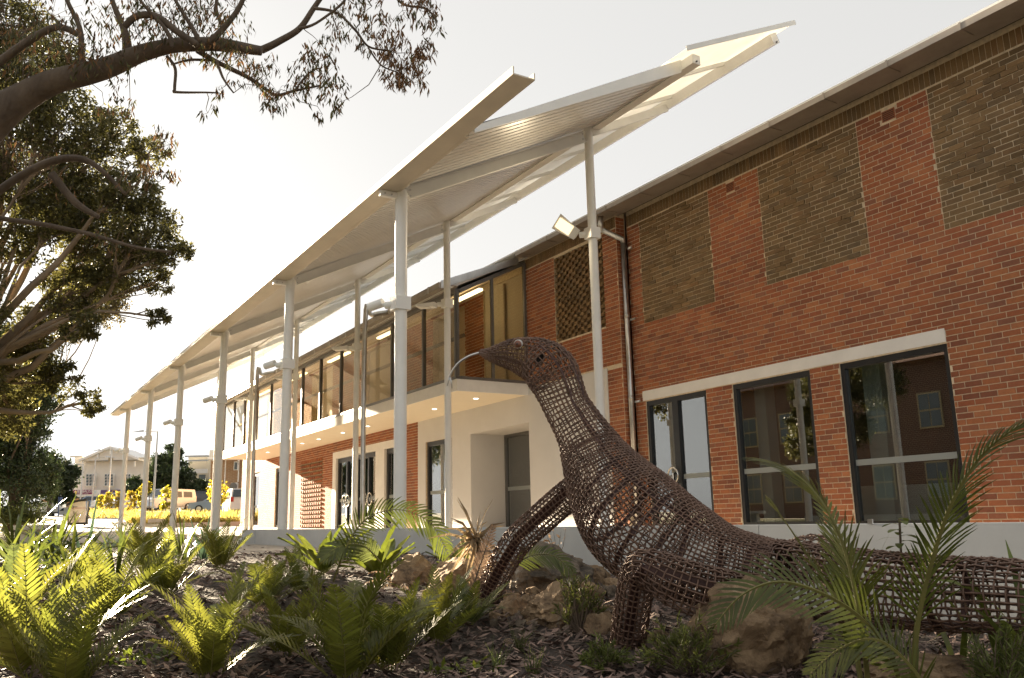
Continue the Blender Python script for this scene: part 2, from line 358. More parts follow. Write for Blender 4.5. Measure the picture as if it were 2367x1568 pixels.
# ================================================================ brick building
YW, YL = 11.441, 11.211
bld = thing('brick_building', 'long two storey red brick building with white lintel and glazed upper gallery', 'building', (-13.7, 11.4, -.3))
BW, BH = .2445, .0842
class Bricks:
    def __init__(s): s.items = []
    def wall(s, x0, x1, z0, z1, y, holes=(), zone=None, depth=.05, cuts=(), cutz=(0, 0)):
        n0 = int(math.floor(z0/BH))
        for j in range(n0, int(z1/BH)+1):
            za, zc = j*BH, (j+1)*BH
            if za < z0-1e-6 or zc > z1+.03: continue
            off = (.5 if j % 2 else 0.)*BW+(.03*math.sin(j*1.7))
            i0 = int(math.floor((x0-off)/BW))-1
            for i in range(i0, int((x1-off)/BW)+2):
                segs = [(max(x0, i*BW+off), min(x1, (i+1)*BW+off))]
                zm = (za+zc)/2
                for (a, b, c, d2) in holes:
                    if c < zm < d2:
                        ns = []
                        for (p, q) in segs:
                            if q <= a or p >= b: ns.append((p, q))
                            else:
                                if p < a: ns.append((p, a))
                                if q > b: ns.append((b, q))
                        segs = ns
                for cx in cuts:
                    segs = [t_ for (p, q) in segs for t_ in (((p, cx), (cx, q)) if p < cx < q and cutz[0] < zm < cutz[1] else ((p, q),))]
                for (p, q) in segs:
                    if q-p < .04: continue
                    mt, pr = (zone(.5*(p+q), zm, j, i) if zone else (0, 0.))
                    if mt is None: continue
                    s.items.append((p+.0065, q-.0065, za+.0065, zc-.0065, y-pr-.001*rnd()*2, y+depth, mt))
BK = Bricks()
# right-hand wall: openings and brown panels
LIN = (-13.45, -6.88, 2.62, 2.815)
OPEN_R = [(-13.37, -11.65, -1, 2.60), (-10.98, -9.26, -1, 2.60), (-8.68, -6.875, -1, 2.60)]
PAN = [(-13.28, -11.24, 4.20, 6.415), (-9.98, -7.915, 4.20, 6.415), (-6.685, -4.64, 4.20, 6.415), (-3.4, -1.36, 4.2, 6.415)]
vents = [(-7.45, -7.22, 6.18, 6.36), (-10.76, -10.55, 6.18, 6.36)]
def zone_r(x, z, j, i):
    for a, b, c, d in PAN:
        if a < x < b and c < z < d:
            return (1, (.015 if (i*7+j*5+(i*j) % 7) % 9 in (0, 4) else 0.) if a+.1 < x < b-.1 else 0.)
    return (0, 0.)
BK.wall(-13.69, 1.0, -.34, 6.42, YW, OPEN_R+[LIN]+vents, zone_r, cuts=[e for p_ in PAN for e in p_[:2]], cutz=(4.2, 6.42))
x = -13.69
while x < 1.0:                       # soldier course under the eave
    BK.items.append((x+.005, x+BH-.005, 6.427, 6.665, YW-.002*rnd(), YW+.05, 1)); x += BH
mb = MB()
def slab(x0, x1, z0, z1, y, holes, thick=.22, yoff=.0045):
    xs = sorted({x0, x1, *[h[0] for h in holes], *[h[1] for h in holes]}); zs = sorted({z0, z1, *[max(z0, h[2]) for h in holes], *[min(z1, h[3]) for h in holes]})
    for a, b in zip(xs, xs[1:]):
        for c, d in zip(zs, zs[1:]):
            if any(h[0] <= (a+b)/2 <= h[1] and h[2] <= (c+d)/2 <= h[3] for h in holes): continue
            mb.box(a, b, y+yoff, y+thick, c, d)
slab(-13.69, 1.0, -.5, 6.9, YW, OPEN_R)
wall_r = mb.build('wall', 'mortar', bld)
lin = MB().box(-13.447, -6.88, YW-.008, YW+.12, 2.622, 2.817).build('lintel', 'lintel_white', bld)
for a, b, c, d in vents:
    v = MB().box(a+.004, b-.004, YW-.004, YW+.02, c+.004, d-.004)
    o = v.build('air_vent', 'red_brick', bld); s = MB()
    for k in range(5): s.box(a+.02, b-.02, YW-.006, YW+.0, c+.02+k*.03, c+.034+k*.03)
    s.build('slot', 'dark_void', o)
# left-hand wall, one brick proud of the right one
OPEN_L = [(-42.1, -40.83, -1, 2.77), (-38.25, -36.95, -1, 2.77), (-30.95, -24.75, -1, 2.90)]
PU = (-16.15, -14.27, 4.33, 6.36)    # pierced panel beside the glazed gallery
PG = (-34.76, -32.12, -.2, 2.80)     # pierced panel on the ground floor
def zone_l(x, z, j, i): return (1 if PG[0] < x < PG[1] and z < PG[3] else 0, 0.)
BK.wall(-44.0, -23.62, .0, 3.30, YL, OPEN_L, zone_l)
BK.wall(-17.4, -13.78, 3.42, 6.40, YL, [PU, (-17.45, -14.28, 3.0, 3.425)], zone_l)
BK.wall(-14.28, -13.78, -.2, 3.42, YL, [], zone_l)
BK.wall(-40.0, -17.42, 3.55, 6.35, YL, [(-38.9, -37.4, 3.5, 6.2), (-33.6, -31.2, 3.5, 6.2), (-28, -25.6, 3.5, 6.2), (-22.6, -20.6, 3.5, 6.2), (-19.55, -17.4, 3.5, 6.4)], zone_l)
for k in range(int(3.0/BH)):         # return of the pier
    for yy in ((YL, YL+.115), (YL+.12, YL+.23)): pass
x = -17.4
while x < -13.8:
    BK.items.append((x+.005, min(x+BH, -13.785)-.005, 6.427, 6.665, YL-.002*rnd(), YL+.05, 1)); x += BH
mb = MB()
slab(-44.0, -13.785, -.5, 6.9, YL, OPEN_L+[(PU[0], PU[1], PU[2], PU[3]), (-23.1, -21.41, -1, 2.61), (-20.34, -17.41, -1, 2.60), (-38.9, -37.4, 3.5, 6.2), (-33.6, -31.2, 3.5, 6.2), (-28, -25.6, 3.5, 6.2), (-22.6, -20.6, 3.5, 6.2), (-19.55, -17.4, 3.5, 6.4)], .24)
mb.box(-13.80, -13.775, YL+.003, YW+.02, -.5, 6.75)
mb.build('wall', 'mortar', bld)
for j in range(4, 79):               # brick ends down the side of the pier
    y0 = YL+.004 if j % 2 else YL+.004
    for a, b in (((YL+.003, YL+.108), (YL+.118, YL+.225)) if j % 2 else ((YL+.003, YL+.225),)):
        BK.items.append(('side', -13.776, -13.768, a, b, j*BH+.005, (j+1)*BH-.005, 0))
# pierced panels
mb = MB().box(PU[0]+.002, PU[1]-.002, YL+.10, YL+.22, PU[2], PU[3]); mb.build('panel_back', 'mortar_brown', bld)
nr = int((PU[3]-PU[2])/BH)
for j in range(nr):
    z0 = PU[2]+j*BH
    x = PU[0]+.01; k = 0
    while x < PU[1]-.07:
        pr = (.0 if (k+j) % 2 else .05)
        BK.items.append((x+.004, min(x+.115, PU[1]-.01), z0+.005, z0+BH-.005, YL+pr, YL+.15, 1)); x += .122; k += 1
for j in range(16):
    for i in range(10):
        x = PG[0]+.13+i*.262; z = .22+j*.166
        BK.items.append((x, x+.125, z, z+.085, YL-.05, YL+.05, 0))
# the 300 bricks that show largest are parts of their own, the others one part
def bkey(b):
    if b[0] == 'side': return 1e9
    x, z = .5*(b[0]+b[1]), .5*(b[2]+b[3]); d = Vector((x, YW, z))-EYE; dep = d.dot(_f)
    px = 1183+FPX*d.dot(RT)/dep; py = 784-FPX*d.dot(UP)/dep
    if px > 2360 or px < 0 or py < 0 or py > 1205 or (b[1]-b[0]) < .2: return 1e9
    return dep
BK.items.sort(key=bkey)
bmesh_cache = {}
for b in BK.items[:300]:
    key = (round(b[1]-b[0], 3), b[6])
    if key not in bmesh_cache:
        h = (b[1]-b[0])/2; bmesh_cache[key] = MB().box(-h, h, 0, .045, -.0356, .0356, (4,)).mesh('brick', 'red_brick' if b[6] == 0 else 'brown_brick')
    obj('brick', bmesh_cache[key], wall_r, mtx=Matrix.Translation(((b[0]+b[1])/2, b[4], (b[2]+b[3])/2)))
mb = MB()
for b in BK.items[300:]:
    if b[0] == 'side': mb.cur = 0; mb.box(b[1], b[2], b[3], b[4], b[5], b[6], (5,))
    else:
        mb.cur = b[6]; mb.box(b[0], b[1], b[4], b[5], b[2], b[3], (4,))
mb.build('brickwork', ['red_brick', 'brown_brick'], bld, kind='stuff')
# white rendered ground floor
mb = MB(); slab(-23.615, -14.285, -.5, 3.418, YL, [(-23.1, -21.41, -1, 2.61), (-20.34, -17.41, -1, 2.60)], .003, -.012)
mb.box(-20.37, -20.333, YL-.009, 12.28, -.3, 2.596); mb.box(-17.417, -17.39, YL-.009, 12.28, -.3, 2.596); mb.box(-20.37, -17.39, YL-.010, 12.28, 2.596, 2.63)
mb.build('rendered_wall', 'render_white', bld)
# white surround of the entrance doors
mb = MB(); mb.box(-30.96, -24.74, YL-.02, YL+.2, 2.66, 2.905); mb.box(-30.96, -30.62, YL-.018, YL+.2, -.1, 2.658); mb.box(-26.88, -26.14, YL-.018, YL+.2, -.1, 2.658)
mb.build('door_surround', 'lintel_white', bld)

def ring(c, r, t, n=28, ax='xz'):
    pts = [(c[0]+r*math.cos(2*math.pi*k/n)*.92, c[1], c[2]+r*math.sin(2*math.pi*k/n)) for k in range(n+1)]
    return MB().tube(pts, t, 8, False)
def glazed(kind, x0, x1, z0, z1, y, fr=.07, mull=(), band=None, handles=(), glass='glass', frame='black_frame', fd=.1):
    m = MB(); m.box(x0, x0+fr, y, y+fd, z0, z1); m.box(x1-fr, x1, y, y+fd, z0, z1); m.box(x0+fr, x1-fr, y+.001, y+fd, z1-fr*1.3, z1); m.box(x0+fr, x1-fr, y+.001, y+fd, z0, z0+fr)
    for q in mull: m.box(q[0], q[1], y-.004, y+fd-.004, z0+fr, z1-fr*1.3)
    o = m.build(kind, frame, bld)
    edges = [x0+fr]+[e for q in mull for e in q]+[x1-fr]
    for a, b in zip(edges[0::2], edges[1::2]):
        MB().box(a+.001, b-.001, y+fd*.5, y+fd*.5+.006, z0+fr, z1-fr*1.3).build('pane', glass, o)
        if band: MB().box(a+.001, b-.001, y+fd*.5-.006, y+fd*.5-.002, band[0], band[1]).build('safety_band', 'frost_band', o)
    for h in handles:
        ring((h[0], y-.05, h[1]), h[2], .016).build('ring_handle', 'stainless', o, smooth=True)
        MB().box(h[0]-.012, h[0]+.012, y-.05, y, h[1]-.09, h[1]+.05).build('lock', 'stainless', o)
    return o
glazed('door', -13.37, -11.65, .1, 2.60, YW+.025, .075, [(-12.62, -12.46)], (1.0, 1.09), [(-12.66, 1.075, .152)])
glazed('window', -10.98, -9.26, .1, 2.60, YW+.025, .07, (), (1.0, 1.09))
glazed('window', -8.68, -6.875, .1, 2.60, YW+.025, .07, (), (1.0, 1.09))
glazed('window', -42.1, -40.83, .22, 2.77, YL+.05, .12, (), (1.15, 1.25))
glazed('window', -38.25, -36.95, .2, 2.77, YL+.05, .12)
glazed('door', -30.6, -26.9, .15, 2.65, YL+.06, .12, [(-29.75, -29.62), (-28.85, -28.6), (-27.72, -27.6)], (1.08, 1.18), [(-29.82, 1.1, .2), (-29.45, 1.1, .2), (-27.85, 1.1, .2), (-27.42, 1.1, .2)])
glazed('window', -26.12, -24.76, .15, 2.65, YL+.06, .12, (), (1.08, 1.18))
glazed('window', -23.1, -21.42, .0, 2.61, YL+.05, .1, (), (1.08, 1.18))
glazed('door', -20.32, -17.42, .0, 2.60, 12.25, .07, [(-19.02, -18.9)], (1.08, 1.18), frame='grey_frame')
# rooms behind the glass
def room(x0, x1, y0, y1, z0, z1, wm, fm):
    m = MB(); m.quad((x0, y1, z0), (x1, y1, z0), (x1, y1, z1), (x0, y1, z1)); m.quad((x0, y0, z0), (x0, y1, z0), (x0, y1, z1), (x0, y0, z1)); m.quad((x1, y0, z0), (x1, y1, z0), (x1, y1, z1), (x1, y0, z1))
    m.quad((x0, y0, z1), (x1, y0, z1), (x1, y1, z1), (x0, y1, z1)); o = m.build('room', wm, bld)
    MB().quad((x0, y0, z0), (x1, y0, z0), (x1, y1, z0), (x0, y1, z0)).build('floor', fm, o); return o
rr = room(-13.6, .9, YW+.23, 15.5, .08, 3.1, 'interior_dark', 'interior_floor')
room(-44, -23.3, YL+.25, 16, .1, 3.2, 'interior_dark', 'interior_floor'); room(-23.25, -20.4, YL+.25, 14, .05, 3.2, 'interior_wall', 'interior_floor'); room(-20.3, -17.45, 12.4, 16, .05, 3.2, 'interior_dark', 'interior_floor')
m = MB()
for a, b, y, h in [(-9.9, -8.9, 12.5, .72), (-8.35, -7.62, 12.3, .70), (-7.55, -6.2, 12.9, .78), (-6.1, -4.6, 12.6, .7)]: m.box(a, b, y, y+.55, .085, h)
m.build('cabinet', 'cabinet', rr)
MB().box(-8.62, -8.3, 11.9, 12.15, .085, 3.09).box(-10.9, -10.65, 11.9, 12.15, .085, 3.09).build('pillar', 'cabinet', rr)

# ---- glazed upper gallery
YB = 9.25; XR, XLB = -17.4, -39.9
m = MB(); m.box(XLB, XR, YB, YL-.013, 3.27, 3.29); m.build('soffit', 'soffit_cream', bld)
m = MB(); m.box(XLB, XR+.0, YB-.02, YB+.0, 3.25, 3.53); m.box(XR, XR+.02, YB-.02, YL-.013, 3.25, 3.53); m.box(XLB-.02, XLB, YB-.02, YL-.013, 3.25, 3.53)
m.build('fascia', 'lintel_white', bld)
MB().box(XLB, XR, YB+.02, YL, 3.292, 3.5).build('floor_slab', 'interior_wall', bld)
fz = lambda y: 5.62+(y-YB)*.48     # head of the glazing rises to the wall
mx = [XR-.03, -19.18, -21.13, -23.13, -25.0, -26.88, -28.72, -30.6, -32.48, -34.45, -36.33, -38.05, XLB+.03]
m = MB(); m.box(XLB, XR, YB-.03, YB+.07, 3.53, 3.60); m.box(XLB, XR, YB-.03, YB+.07, 5.60, 5.70)
m.box(XR-.05, XR+.03, YB+.07, YL-.013, 3.531, 3.60); m.bar((XR-.01, YB+.07, fz(YB)+.03), (XR-.01, YL-.02, fz(YL)+.03), .08, .09)
gf = m.build('gallery_frame', 'grey_frame', bld)
for x in mx: MB().box(x-.03, x+.03, YB-.04, YB+.06, 3.60, 5.60).build('mullion', 'grey_frame', gf)
for y in (YB+.02, 10.22, YL-.05): MB().box(XR-.045, XR+.035, y-.03, y+.03, 3.60, fz(y)+.0).build('mullion', 'grey_frame', gf)
for a, b in zip(mx, mx[1:]): MB().box(b+.03, a-.03, YB+.01, YB+.016, 3.6, 5.6).build('pane', 'glass_upper', gf)
for a, b in ((YB+.05, 10.19), (10.25, YL-.08)):
    q = MB(); q.hexa([(XR-.01, a, 3.6), (XR-.004, a, 3.6), (XR-.004, b, 3.6), (XR-.01, b, 3.6), (XR-.01, a, fz(a)-.01), (XR-.004, a, fz(a)-.01), (XR-.004, b, fz(b)-.01), (XR-.01, b, fz(b)-.01)]); q.build('pane', 'glass_upper', gf)
MB().box(XLB+.06, XR-.06, YB+.2, YB+.25, 4.56, 4.64).build('handrail', 'grey_frame', gf)
for y in (YB+.02, 10.2): MB().box(XLB-.03, XLB+.04, y-.03, y+.03, 3.6, fz(y)).build('mullion', 'grey_frame', gf)
# gallery roof with its gutter, barge flashing and white ceiling
m = MB(); yo = YB-.38
m.hexa([(XLB-.3, yo, fz(yo)+.13), (XR+.12, yo, fz(yo)+.13), (XR+.12, YL+.3, fz(YL+.3)+.13), (XLB-.3, YL+.3, fz(YL+.3)+.13), (XLB-.3, yo, fz(yo)+.19), (XR+.12, yo, fz(yo)+.19), (XR+.12, YL+.3, fz(YL+.3)+.19), (XLB-.3, YL+.3, fz(YL+.3)+.19)])
m.build('gallery_roof', 'sheet_metal', bld)
m = MB(); m.hexa([(XLB, YB+.08, fz(YB+.08)-.02), (XR-.06, YB+.08, fz(YB+.08)-.02), (XR-.06, YL, fz(YL)-.02), (XLB, YL, fz(YL)-.02), (XLB, YB+.08, fz(YB+.08)+.0), (XR-.06, YB+.08, fz(YB+.08)+.0), (XR-.06, YL, fz(YL)), (XLB, YL, fz(YL))]).build('ceiling', 'soffit_cream', bld)
m = MB(); m.box(XLB-.3, XR+.15, yo-.16, yo, 5.60, 5.75); m.box(XLB-.3, XR+.15, yo-.002, YB-.03, 5.70, 5.72); m.build('gallery_gutter', 'gutter_metal', bld)
for k in range(17):
    x = XR-.4-k*1.36; MB().box(x-.03, x+.03, yo-.168, yo-.155, 5.595, 5.76).build('gutter_strap', 'galv', bld)
m = MB(); m.hexa([(XR+.125, yo-.1, 5.60), (XR+.16, yo-.1, 5.60), (XR+.16, YL-.3, fz(YL-.3)+.08), (XR+.125, YL-.3, fz(YL-.3)+.08), (XR+.125, yo-.1, 5.79), (XR+.16, yo-.1, 5.79), (XR+.16, YL-.3, fz(YL-.3)+.25), (XR+.125, YL-.3, fz(YL-.3)+.25)]).build('barge_flashing', 'galv', bld)
MB().box(-19.3, -18.4, YL-.06, YL-.02, 3.5, 6.3).box(-19.55, -17.45, YL+.05, YL+.1, 3.5, 6.45).build('interior_panel', 'interior_wall', bld)
for x in (-19.0, -23.5, -28, -32.5, -37): MB().box(x-1.0, x+1.0, 10.2, 10.32, fz(10.2)-.16, fz(10.2)-.10).build('strip_light', 'strip_light', bld)
MB().box(-22.2, -22.02, YB+.5, YB+.53, 4.35, 4.6).build('exit_sign', 'exit_red', bld)
m = MB()
for a, b in ((-38.9, -37.4), (-33.6, -31.2), (-28, -25.6), (-22.6, -20.6)): m.box(a, b, YL+.2, YL+.24, 3.5, 6.2)
m.build('recess_back', 'interior_wall', bld)
for i, (x, y) in enumerate([(-18.45, 10.33), (-20.65, 10.28), (-25.15, 10.2), (-27.3, 10.2), (-29.64, 10.18), (-31.4, 10.16), (-35.7, 10.1), (-37.9, 10.1)]):
    o = MB().tube([(x, y, 3.262), (x, y, 3.272)], .085, 18).build('downlight', 'steel_white', bld)
    MB().tube([(x, y, 3.258), (x, y, 3.2615)], .062, 18).build('lens', 'downlight_lit', o)

# ---- eaves gutter, roof, downpipes
m = MB(); gx0, gx1 = XR+.2, 1.5
m.prism([(0, 0, 6.655), (0, .30, 6.665), (0, .30, 6.70), (0, .03, 6.69), (0, .03, 6.74), (0, 0, 6.75)], (gx0, 10.78, 0), (gx1, 10.78, 0)); go = m.build('eaves_gutter', 'gutter_metal', bld)
m = MB(); m.box(gx0, gx1, 11.09, 11.29, 6.685, 6.78); m.build('fascia_board', 'gutter_metal', bld)
MB().box(gx0, gx1, 11.295, 11.445, 6.76, 6.82).build('eave_gap_shade', 'dark_void', bld)  # near-black strip coloured as the shade in the gap under the eave
x = gx1-.5
while x > gx0:
    MB().box(x-.015, x+.015, 10.772, 10.781, 6.648, 6.76).box(x-.015, x+.015, 10.781, 11.08, 6.645, 6.654).build('gutter_strap', 'gutter_metal', go); x -= 1.12
m = MB(); m.hexa([(-44.3, 10.86, 6.79), (1.5, 10.86, 6.79), (1.5, 17, 8.2), (-44.3, 17, 8.2), (-44.3, 10.86, 6.83), (1.5, 10.86, 6.83), (1.5, 17, 8.24), (-44.3, 17, 8.24)]); m.build('roof', 'sheet_metal', bld)
MB().box(-44.0, 1.0, 17, 17.2, -.5, 8.2).box(-44.2, -44.0, YL+.1, 17, -.5, 6.8).box(1.0, 1.2, YW+.05, 17, -.5, 6.8).build('rear_wall', 'dark_brick', bld)
def pipe(pts, r, clips, m_='galv'):
    o = MB().tube(cr([tuple(p) for p in pts], 6) if len(pts) > 2 else pts, r, 14).build('downpipe', m_, bld, smooth=True)
    for c in clips: MB().box(c[0]-.01, c[0]+.14, c[1]+.02, c[1]+.05, c[2]-.02, c[2]+.02).build('pipe_bracket', 'galv', o)
    return o
MB().tube([(-13.93, 10.93, 6.66), (-13.93, 10.93, 6.33)], .065, 14).build('downpipe', 'galv', bld, smooth=True)
MB().tube([(-13.93, 10.93, 6.37), (-13.68, 11.32, 6.13), (-13.68, 11.32, 6.05)], .06, 14).build('downpipe', 'galv', bld, smooth=True)
pipe([(-13.68, 11.32, 6.10), (-13.68, 11.32, -.1)], .058, [(-13.6, 11.33, 5.9), (-13.6, 11.33, 4.35), (-13.6, 11.33, 2.62)])
for z in (4.4, 2.65): MB().tube([(-13.68, 11.32, z), (-13.68, 11.32, z+.1)], .063, 14).build('pipe_collar', 'galv', bld, smooth=True)
for x in (-20.02, -30.0): pipe([(x, 8.62, 5.62), (x, 8.2, 5.5), (x, 8.02, 5.3), (x, 8.02, .0)], .06, [])
# ================================================================ canopy
CX = [-10.32-5*n for n in range(6)]; YF, YR_, ZF, ZR = 4.64, 7.93, 4.80, 6.46; SL = (ZR-ZF)/(YR_-YF)
rz = lambda y: ZF+SL*(y-YF)
can = thing('canopy', 'tall white steel canopy with sloping ribbed roof on slender round columns', 'canopy', (-10.32, 4.64, 0))
XE, XS = -37.2, -8.2                   # far and near end of the sheeting
for n, x in enumerate(CX):
    o = MB().tube([(x, YF, base(depth_of((x, YF)))-.05), (x, YF, ZF-.0)], .084, 24).build('column', 'steel_white', can); shade_auto(o)
    MB().tube([(x, YF, base(depth_of((x, YF)))), (x, YF, base(depth_of((x, YF)))+.02)], .15, 20).build('base_plate', 'steel_white', o)
    o = MB().tube([(x, YR_, base(depth_of((x, YR_)))-.05), (x, YR_, ZR+.06)], .07, 20).build('column', 'steel_white', can); shade_auto(o)
    # sloping rafter: two flanges and a web, bolted plates at both ends
    r = MB(); a, b = Vector((x, YF+.1, rz(YF+.1)-.07)), Vector((x, YR_-.09, rz(YR_-.09)-.1)); r.bar(a, b, .016, .16)
    nrm = Vector((0, -SL, 1)).normalized(); r.bar(a-nrm*.08, b-nrm*.08, .09, .012); r.bar(a+nrm*.08, b+nrm*.08, .09, .012)
    ro = r.build('rafter', 'steel_white', can)
    for e, dy in ((YF+.13, 0), (YR_-.12, 0)):
        for k in (-.045, .045): MB().tube([(x+.008, e, rz(e)-.08+k), (x+.022, e, rz(e)-.08+k)], .013, 8).build('bolt', 'galv', ro)
    r = MB(); a, b = Vector((x, YR_+.07, rz(YR_+.07)-.06)), Vector((x, 9.66, rz(9.66)-.06)); r.bar(a, b, .05, .13); r.build('rafter', 'steel_white', can)
    r = MB(); r.box(x-.035, x+.035, 4.32, YF-.06, 4.665, 4.745); ro = r.build('gutter_bracket', 'steel_white', can)
    for y in (4.38, 4.48): MB().tube([(x+.035, y, 4.70), (x+.05, y, 4.70)], .012, 8).build('bolt', 'galv', ro)
# ribbed metal sheeting
P_ = .18; prof = []
x = XE
while x < XS-.01:
    for dx, h in ((0, 0), (.125, 0), (.13, .06), (.17, .06), (.175, 0)): prof.append((min(x+dx, XS), h))
    x += P_
m = MB(); y0, y1 = 4.5, 8.05
for i, (x, h) in enumerate(prof):
    m.v += [(x, y0, rz(y0)+.03+h), (x, y1, rz(y1)+.03+h)]
    if i: m.f.append((2*i-2, 2*i, 2*i+1, 2*i-1)); m.mi.append(0)
m.build('roof_sheet', 'sheet_metal', can)
# barge cappings closing both ends of the sheeting
for x in (XS, XE):
    MB().hexa([(x-.012, 4.62, rz(4.62)-.02), (x+.012, 4.62, rz(4.62)-.02), (x+.012, 8.0, rz(8.0)-.03), (x-.012, 8.0, rz(8.0)-.03), (x-.012, 4.62, rz(4.62)+.07), (x+.012, 4.62, rz(4.62)+.07), (x+.012, 8.0, rz(8.0)+.17), (x-.012, 8.0, rz(8.0)+.17)]).build('barge_capping', 'steel_white', can)
# box gutter on the low side, running past the sheeting
gx0, gx1 = XE-.4, -6.78
m = MB(); m.prism([(0, 4.28, 4.75), (0, 4.55, 4.75), (0, 4.55, 4.83), (0, 4.535, 4.83), (0, 4.535, 4.765), (0, 4.295, 4.765), (0, 4.295, 4.84), (0, 4.28, 4.84)], (gx0, 0, 0), (gx1, 0, 0))
g = m.build('gutter', 'canopy_gutter_cream', can)
m = MB(); m.box(gx0, -8.3, 4.555, 4.60, 4.752, 4.80).build('gutter_hook', 'canopy_gutter_cream', g)
k = -8.9
while k > -36: MB().box(k-.05, k+.05, 4.56, 4.66, 4.80, 4.825).build('gutter_clip', 'galv', g); k -= .62
# beam along the rear columns, top beam and translucent sheeting
m = MB(); m.box(XE, -7.95, 8.0, 8.14, 6.50, 6.64); o = m.build('beam', 'steel_white', can)
MB().tube([(-7.949, 8.06, 6.53), (-7.93, 8.06, 6.53)], .012, 8).build('bolt', 'ink', o)
m = MB(); m.bar((XE, 9.72, 7.37), (-7.92, 9.72, 7.37), .15, .16, (0, -SL, 1)); o = m.build('beam', 'steel_white', can)
MB().tube([(-7.92, 9.74, 7.31), (-7.9, 9.74, 7.31)], .012, 8).build('bolt', 'ink', o)
m = MB(); m.hexa([(XE, 7.74, rz(7.74)+.19), (-7.8, 7.74, rz(7.74)+.19), (-7.8, 10.05, rz(10.05)+.13), (XE, 10.05, rz(10.05)+.13), (XE, 7.74, rz(7.74)+.2), (-7.8, 7.74, rz(7.74)+.2), (-7.8, 10.05, rz(10.05)+.14), (XE, 10.05, rz(10.05)+.14)]); m.build('translucent_sheet', 'poly_sheet', can)
x = -8.9
while x > XE: MB().bar((x, 8.1, rz(8.1)+.125), (x, 9.95, rz(9.95)+.08), .05, .06).build('purlin', 'steel_white', can); x -= 1.25
m = MB(); m.bar((-7.79, 7.74, rz(7.74)+.2), (-7.79, 10.06, rz(10.06)+.14), .015, .07); m.build('edge_trim', 'steel_white', can)

# floodlights clamped to the columns
def flood(x, y, z, big, lit, lab, grp=None):
    t = thing('floodlight', lab, 'floodlight', (x, y, z), grp); r = .07 if big else .084
    MB().box(x-r-.02, x+r+.02, y-r-.03, y+r+.02, z-.09, z+.09).build('clamp', 'steel_white', t)
    dx, dy = -.75, -.66
    p = Vector((x+dx*r, y+dy*r, z)); d = Vector((dx, dy, 0)).normalized()
    MB().tube([p, p+d*.14], .05, 12).build('swivel', 'steel_white', t)
    if big:
        d2 = (d*.85+Vector((0, 0, .28 if lit else .03))).normalized(); c = p+d*.18+d2*.21; sd = Vector((-d.y, d.x, 0)); n = sd.cross(d2)
        if n.z < 0: n = -n
        if lit: d2 = (-HR*.8+Vector((0, 0, .6))).normalized(); n = (HF*.8+HR*.2+Vector((0, 0, .45))); n = (n-d2*n.dot(d2)).normalized(); sd = d2.cross(n).normalized(); c = p+d*.16+d2*.22
        h = MB(); h.hexa([c-d2*.2-sd*.09-n*.05, c+d2*.2-sd*.14-n*.035, c+d2*.2+sd*.14-n*.035, c-d2*.2+sd*.09-n*.05, c-d2*.2-sd*.07+n*.05, c+d2*.2-sd*.12+n*.01, c+d2*.2+sd*.12+n*.01, c-d2*.2+sd*.07+n*.05])
        h.build('housing', 'steel_white', t)
        q = MB(); q.obox(c-n*.05+d2*.04, d2*.13, sd*.085, n*.006); q.build('lens', 'lamp_lit' if lit else 'lamp_off', t)
        if lit:
            L_ = bpy.data.lights.new('flood_lamp', 'AREA'); L_.energy = 3; L_.size = .15; L_.color = (1, .82, .55)
            lo = bpy.data.objects.new('flood_lamp', L_); COL.objects.link(lo); lo.location = c-n*.08+d2*.05; lo.rotation_euler = (-(n)).to_track_quat('-Z', 'Y').to_euler(); lo.parent = t; lo.matrix_parent_inverse = t.matrix_basis.inverted()
    else:
        MB().tube([p+d*.12, p+d*.2+Vector((0, 0, .02))], .022, 10).build('arm', 'steel_white', t)
        d2 = (d*.8+Vector((-.2, -.1, -.22))).normalized(); a = p+d*.2+Vector((0, 0, .04))
        o = MB().tube([a-d2*.02, a+d2*.2], .06, 16).build('housing', 'steel_white', t); shade_auto(o)
        MB().tube([a+d2*.2, a+d2*.205], .048, 16).build('lens', 'lamp_off', t)
ORD = ['first', 'second', 'third', 'fourth', 'fifth', 'sixth']
for n, x in enumerate(CX): flood(x, YF, 3.18, False, False, 'small white spotlight on the '+ORD[n]+' front canopy column from the open gutter end', 'spotlights on the front columns')
for n, x in enumerate(CX[:5]):
    flood(x, YR_, 4.70, True, n == 0, 'lit white floodlight with glowing face, tilted up on the canopy column before the pierced brick' if n == 0 else 'flat unlit white floodlight on the '+ORD[n]+' rear canopy column from the open gutter end', None if n == 0 else 'floodlights on the rear columns')

# ================================================================ retaining wall
wt = thing('retaining_wall', 'long low pale grey concrete retaining wall behind the lizard sculpture', 'wall', (-9, 4.3, -.4))
xs = [-15.45]+[-12.6+2.9*k for k in range(7)]
for a, b in zip(xs, xs[1:]):
    MB().box(a+.003, b-.003, 4.2, 4.40, -.6, .235).build('panel', 'concrete', wt)
MB().box(-15.66, -15.452, 4.03, 4.42, -.6, .237).build('end_block', 'concrete', wt)
for x in (-9.4, -6.2, -4.7, -3.1): MB().box(x, x+.03, 4.19, 4.2, .236, .262).build('clip', 'galv', wt)
t = thing('outlet_box', 'small grey weatherproof outlet box on the end of the concrete wall', 'outlet box', (-15.5, 4.0, -.05))
MB().box(-15.60, -15.47, 3.94, 4.028, -.03, .10).build('housing', 'steel_white', t); MB().tube([(-15.53, 3.98, -.4), (-15.53, 3.98, -.03)], .02, 8).build('conduit', 'galv', t)

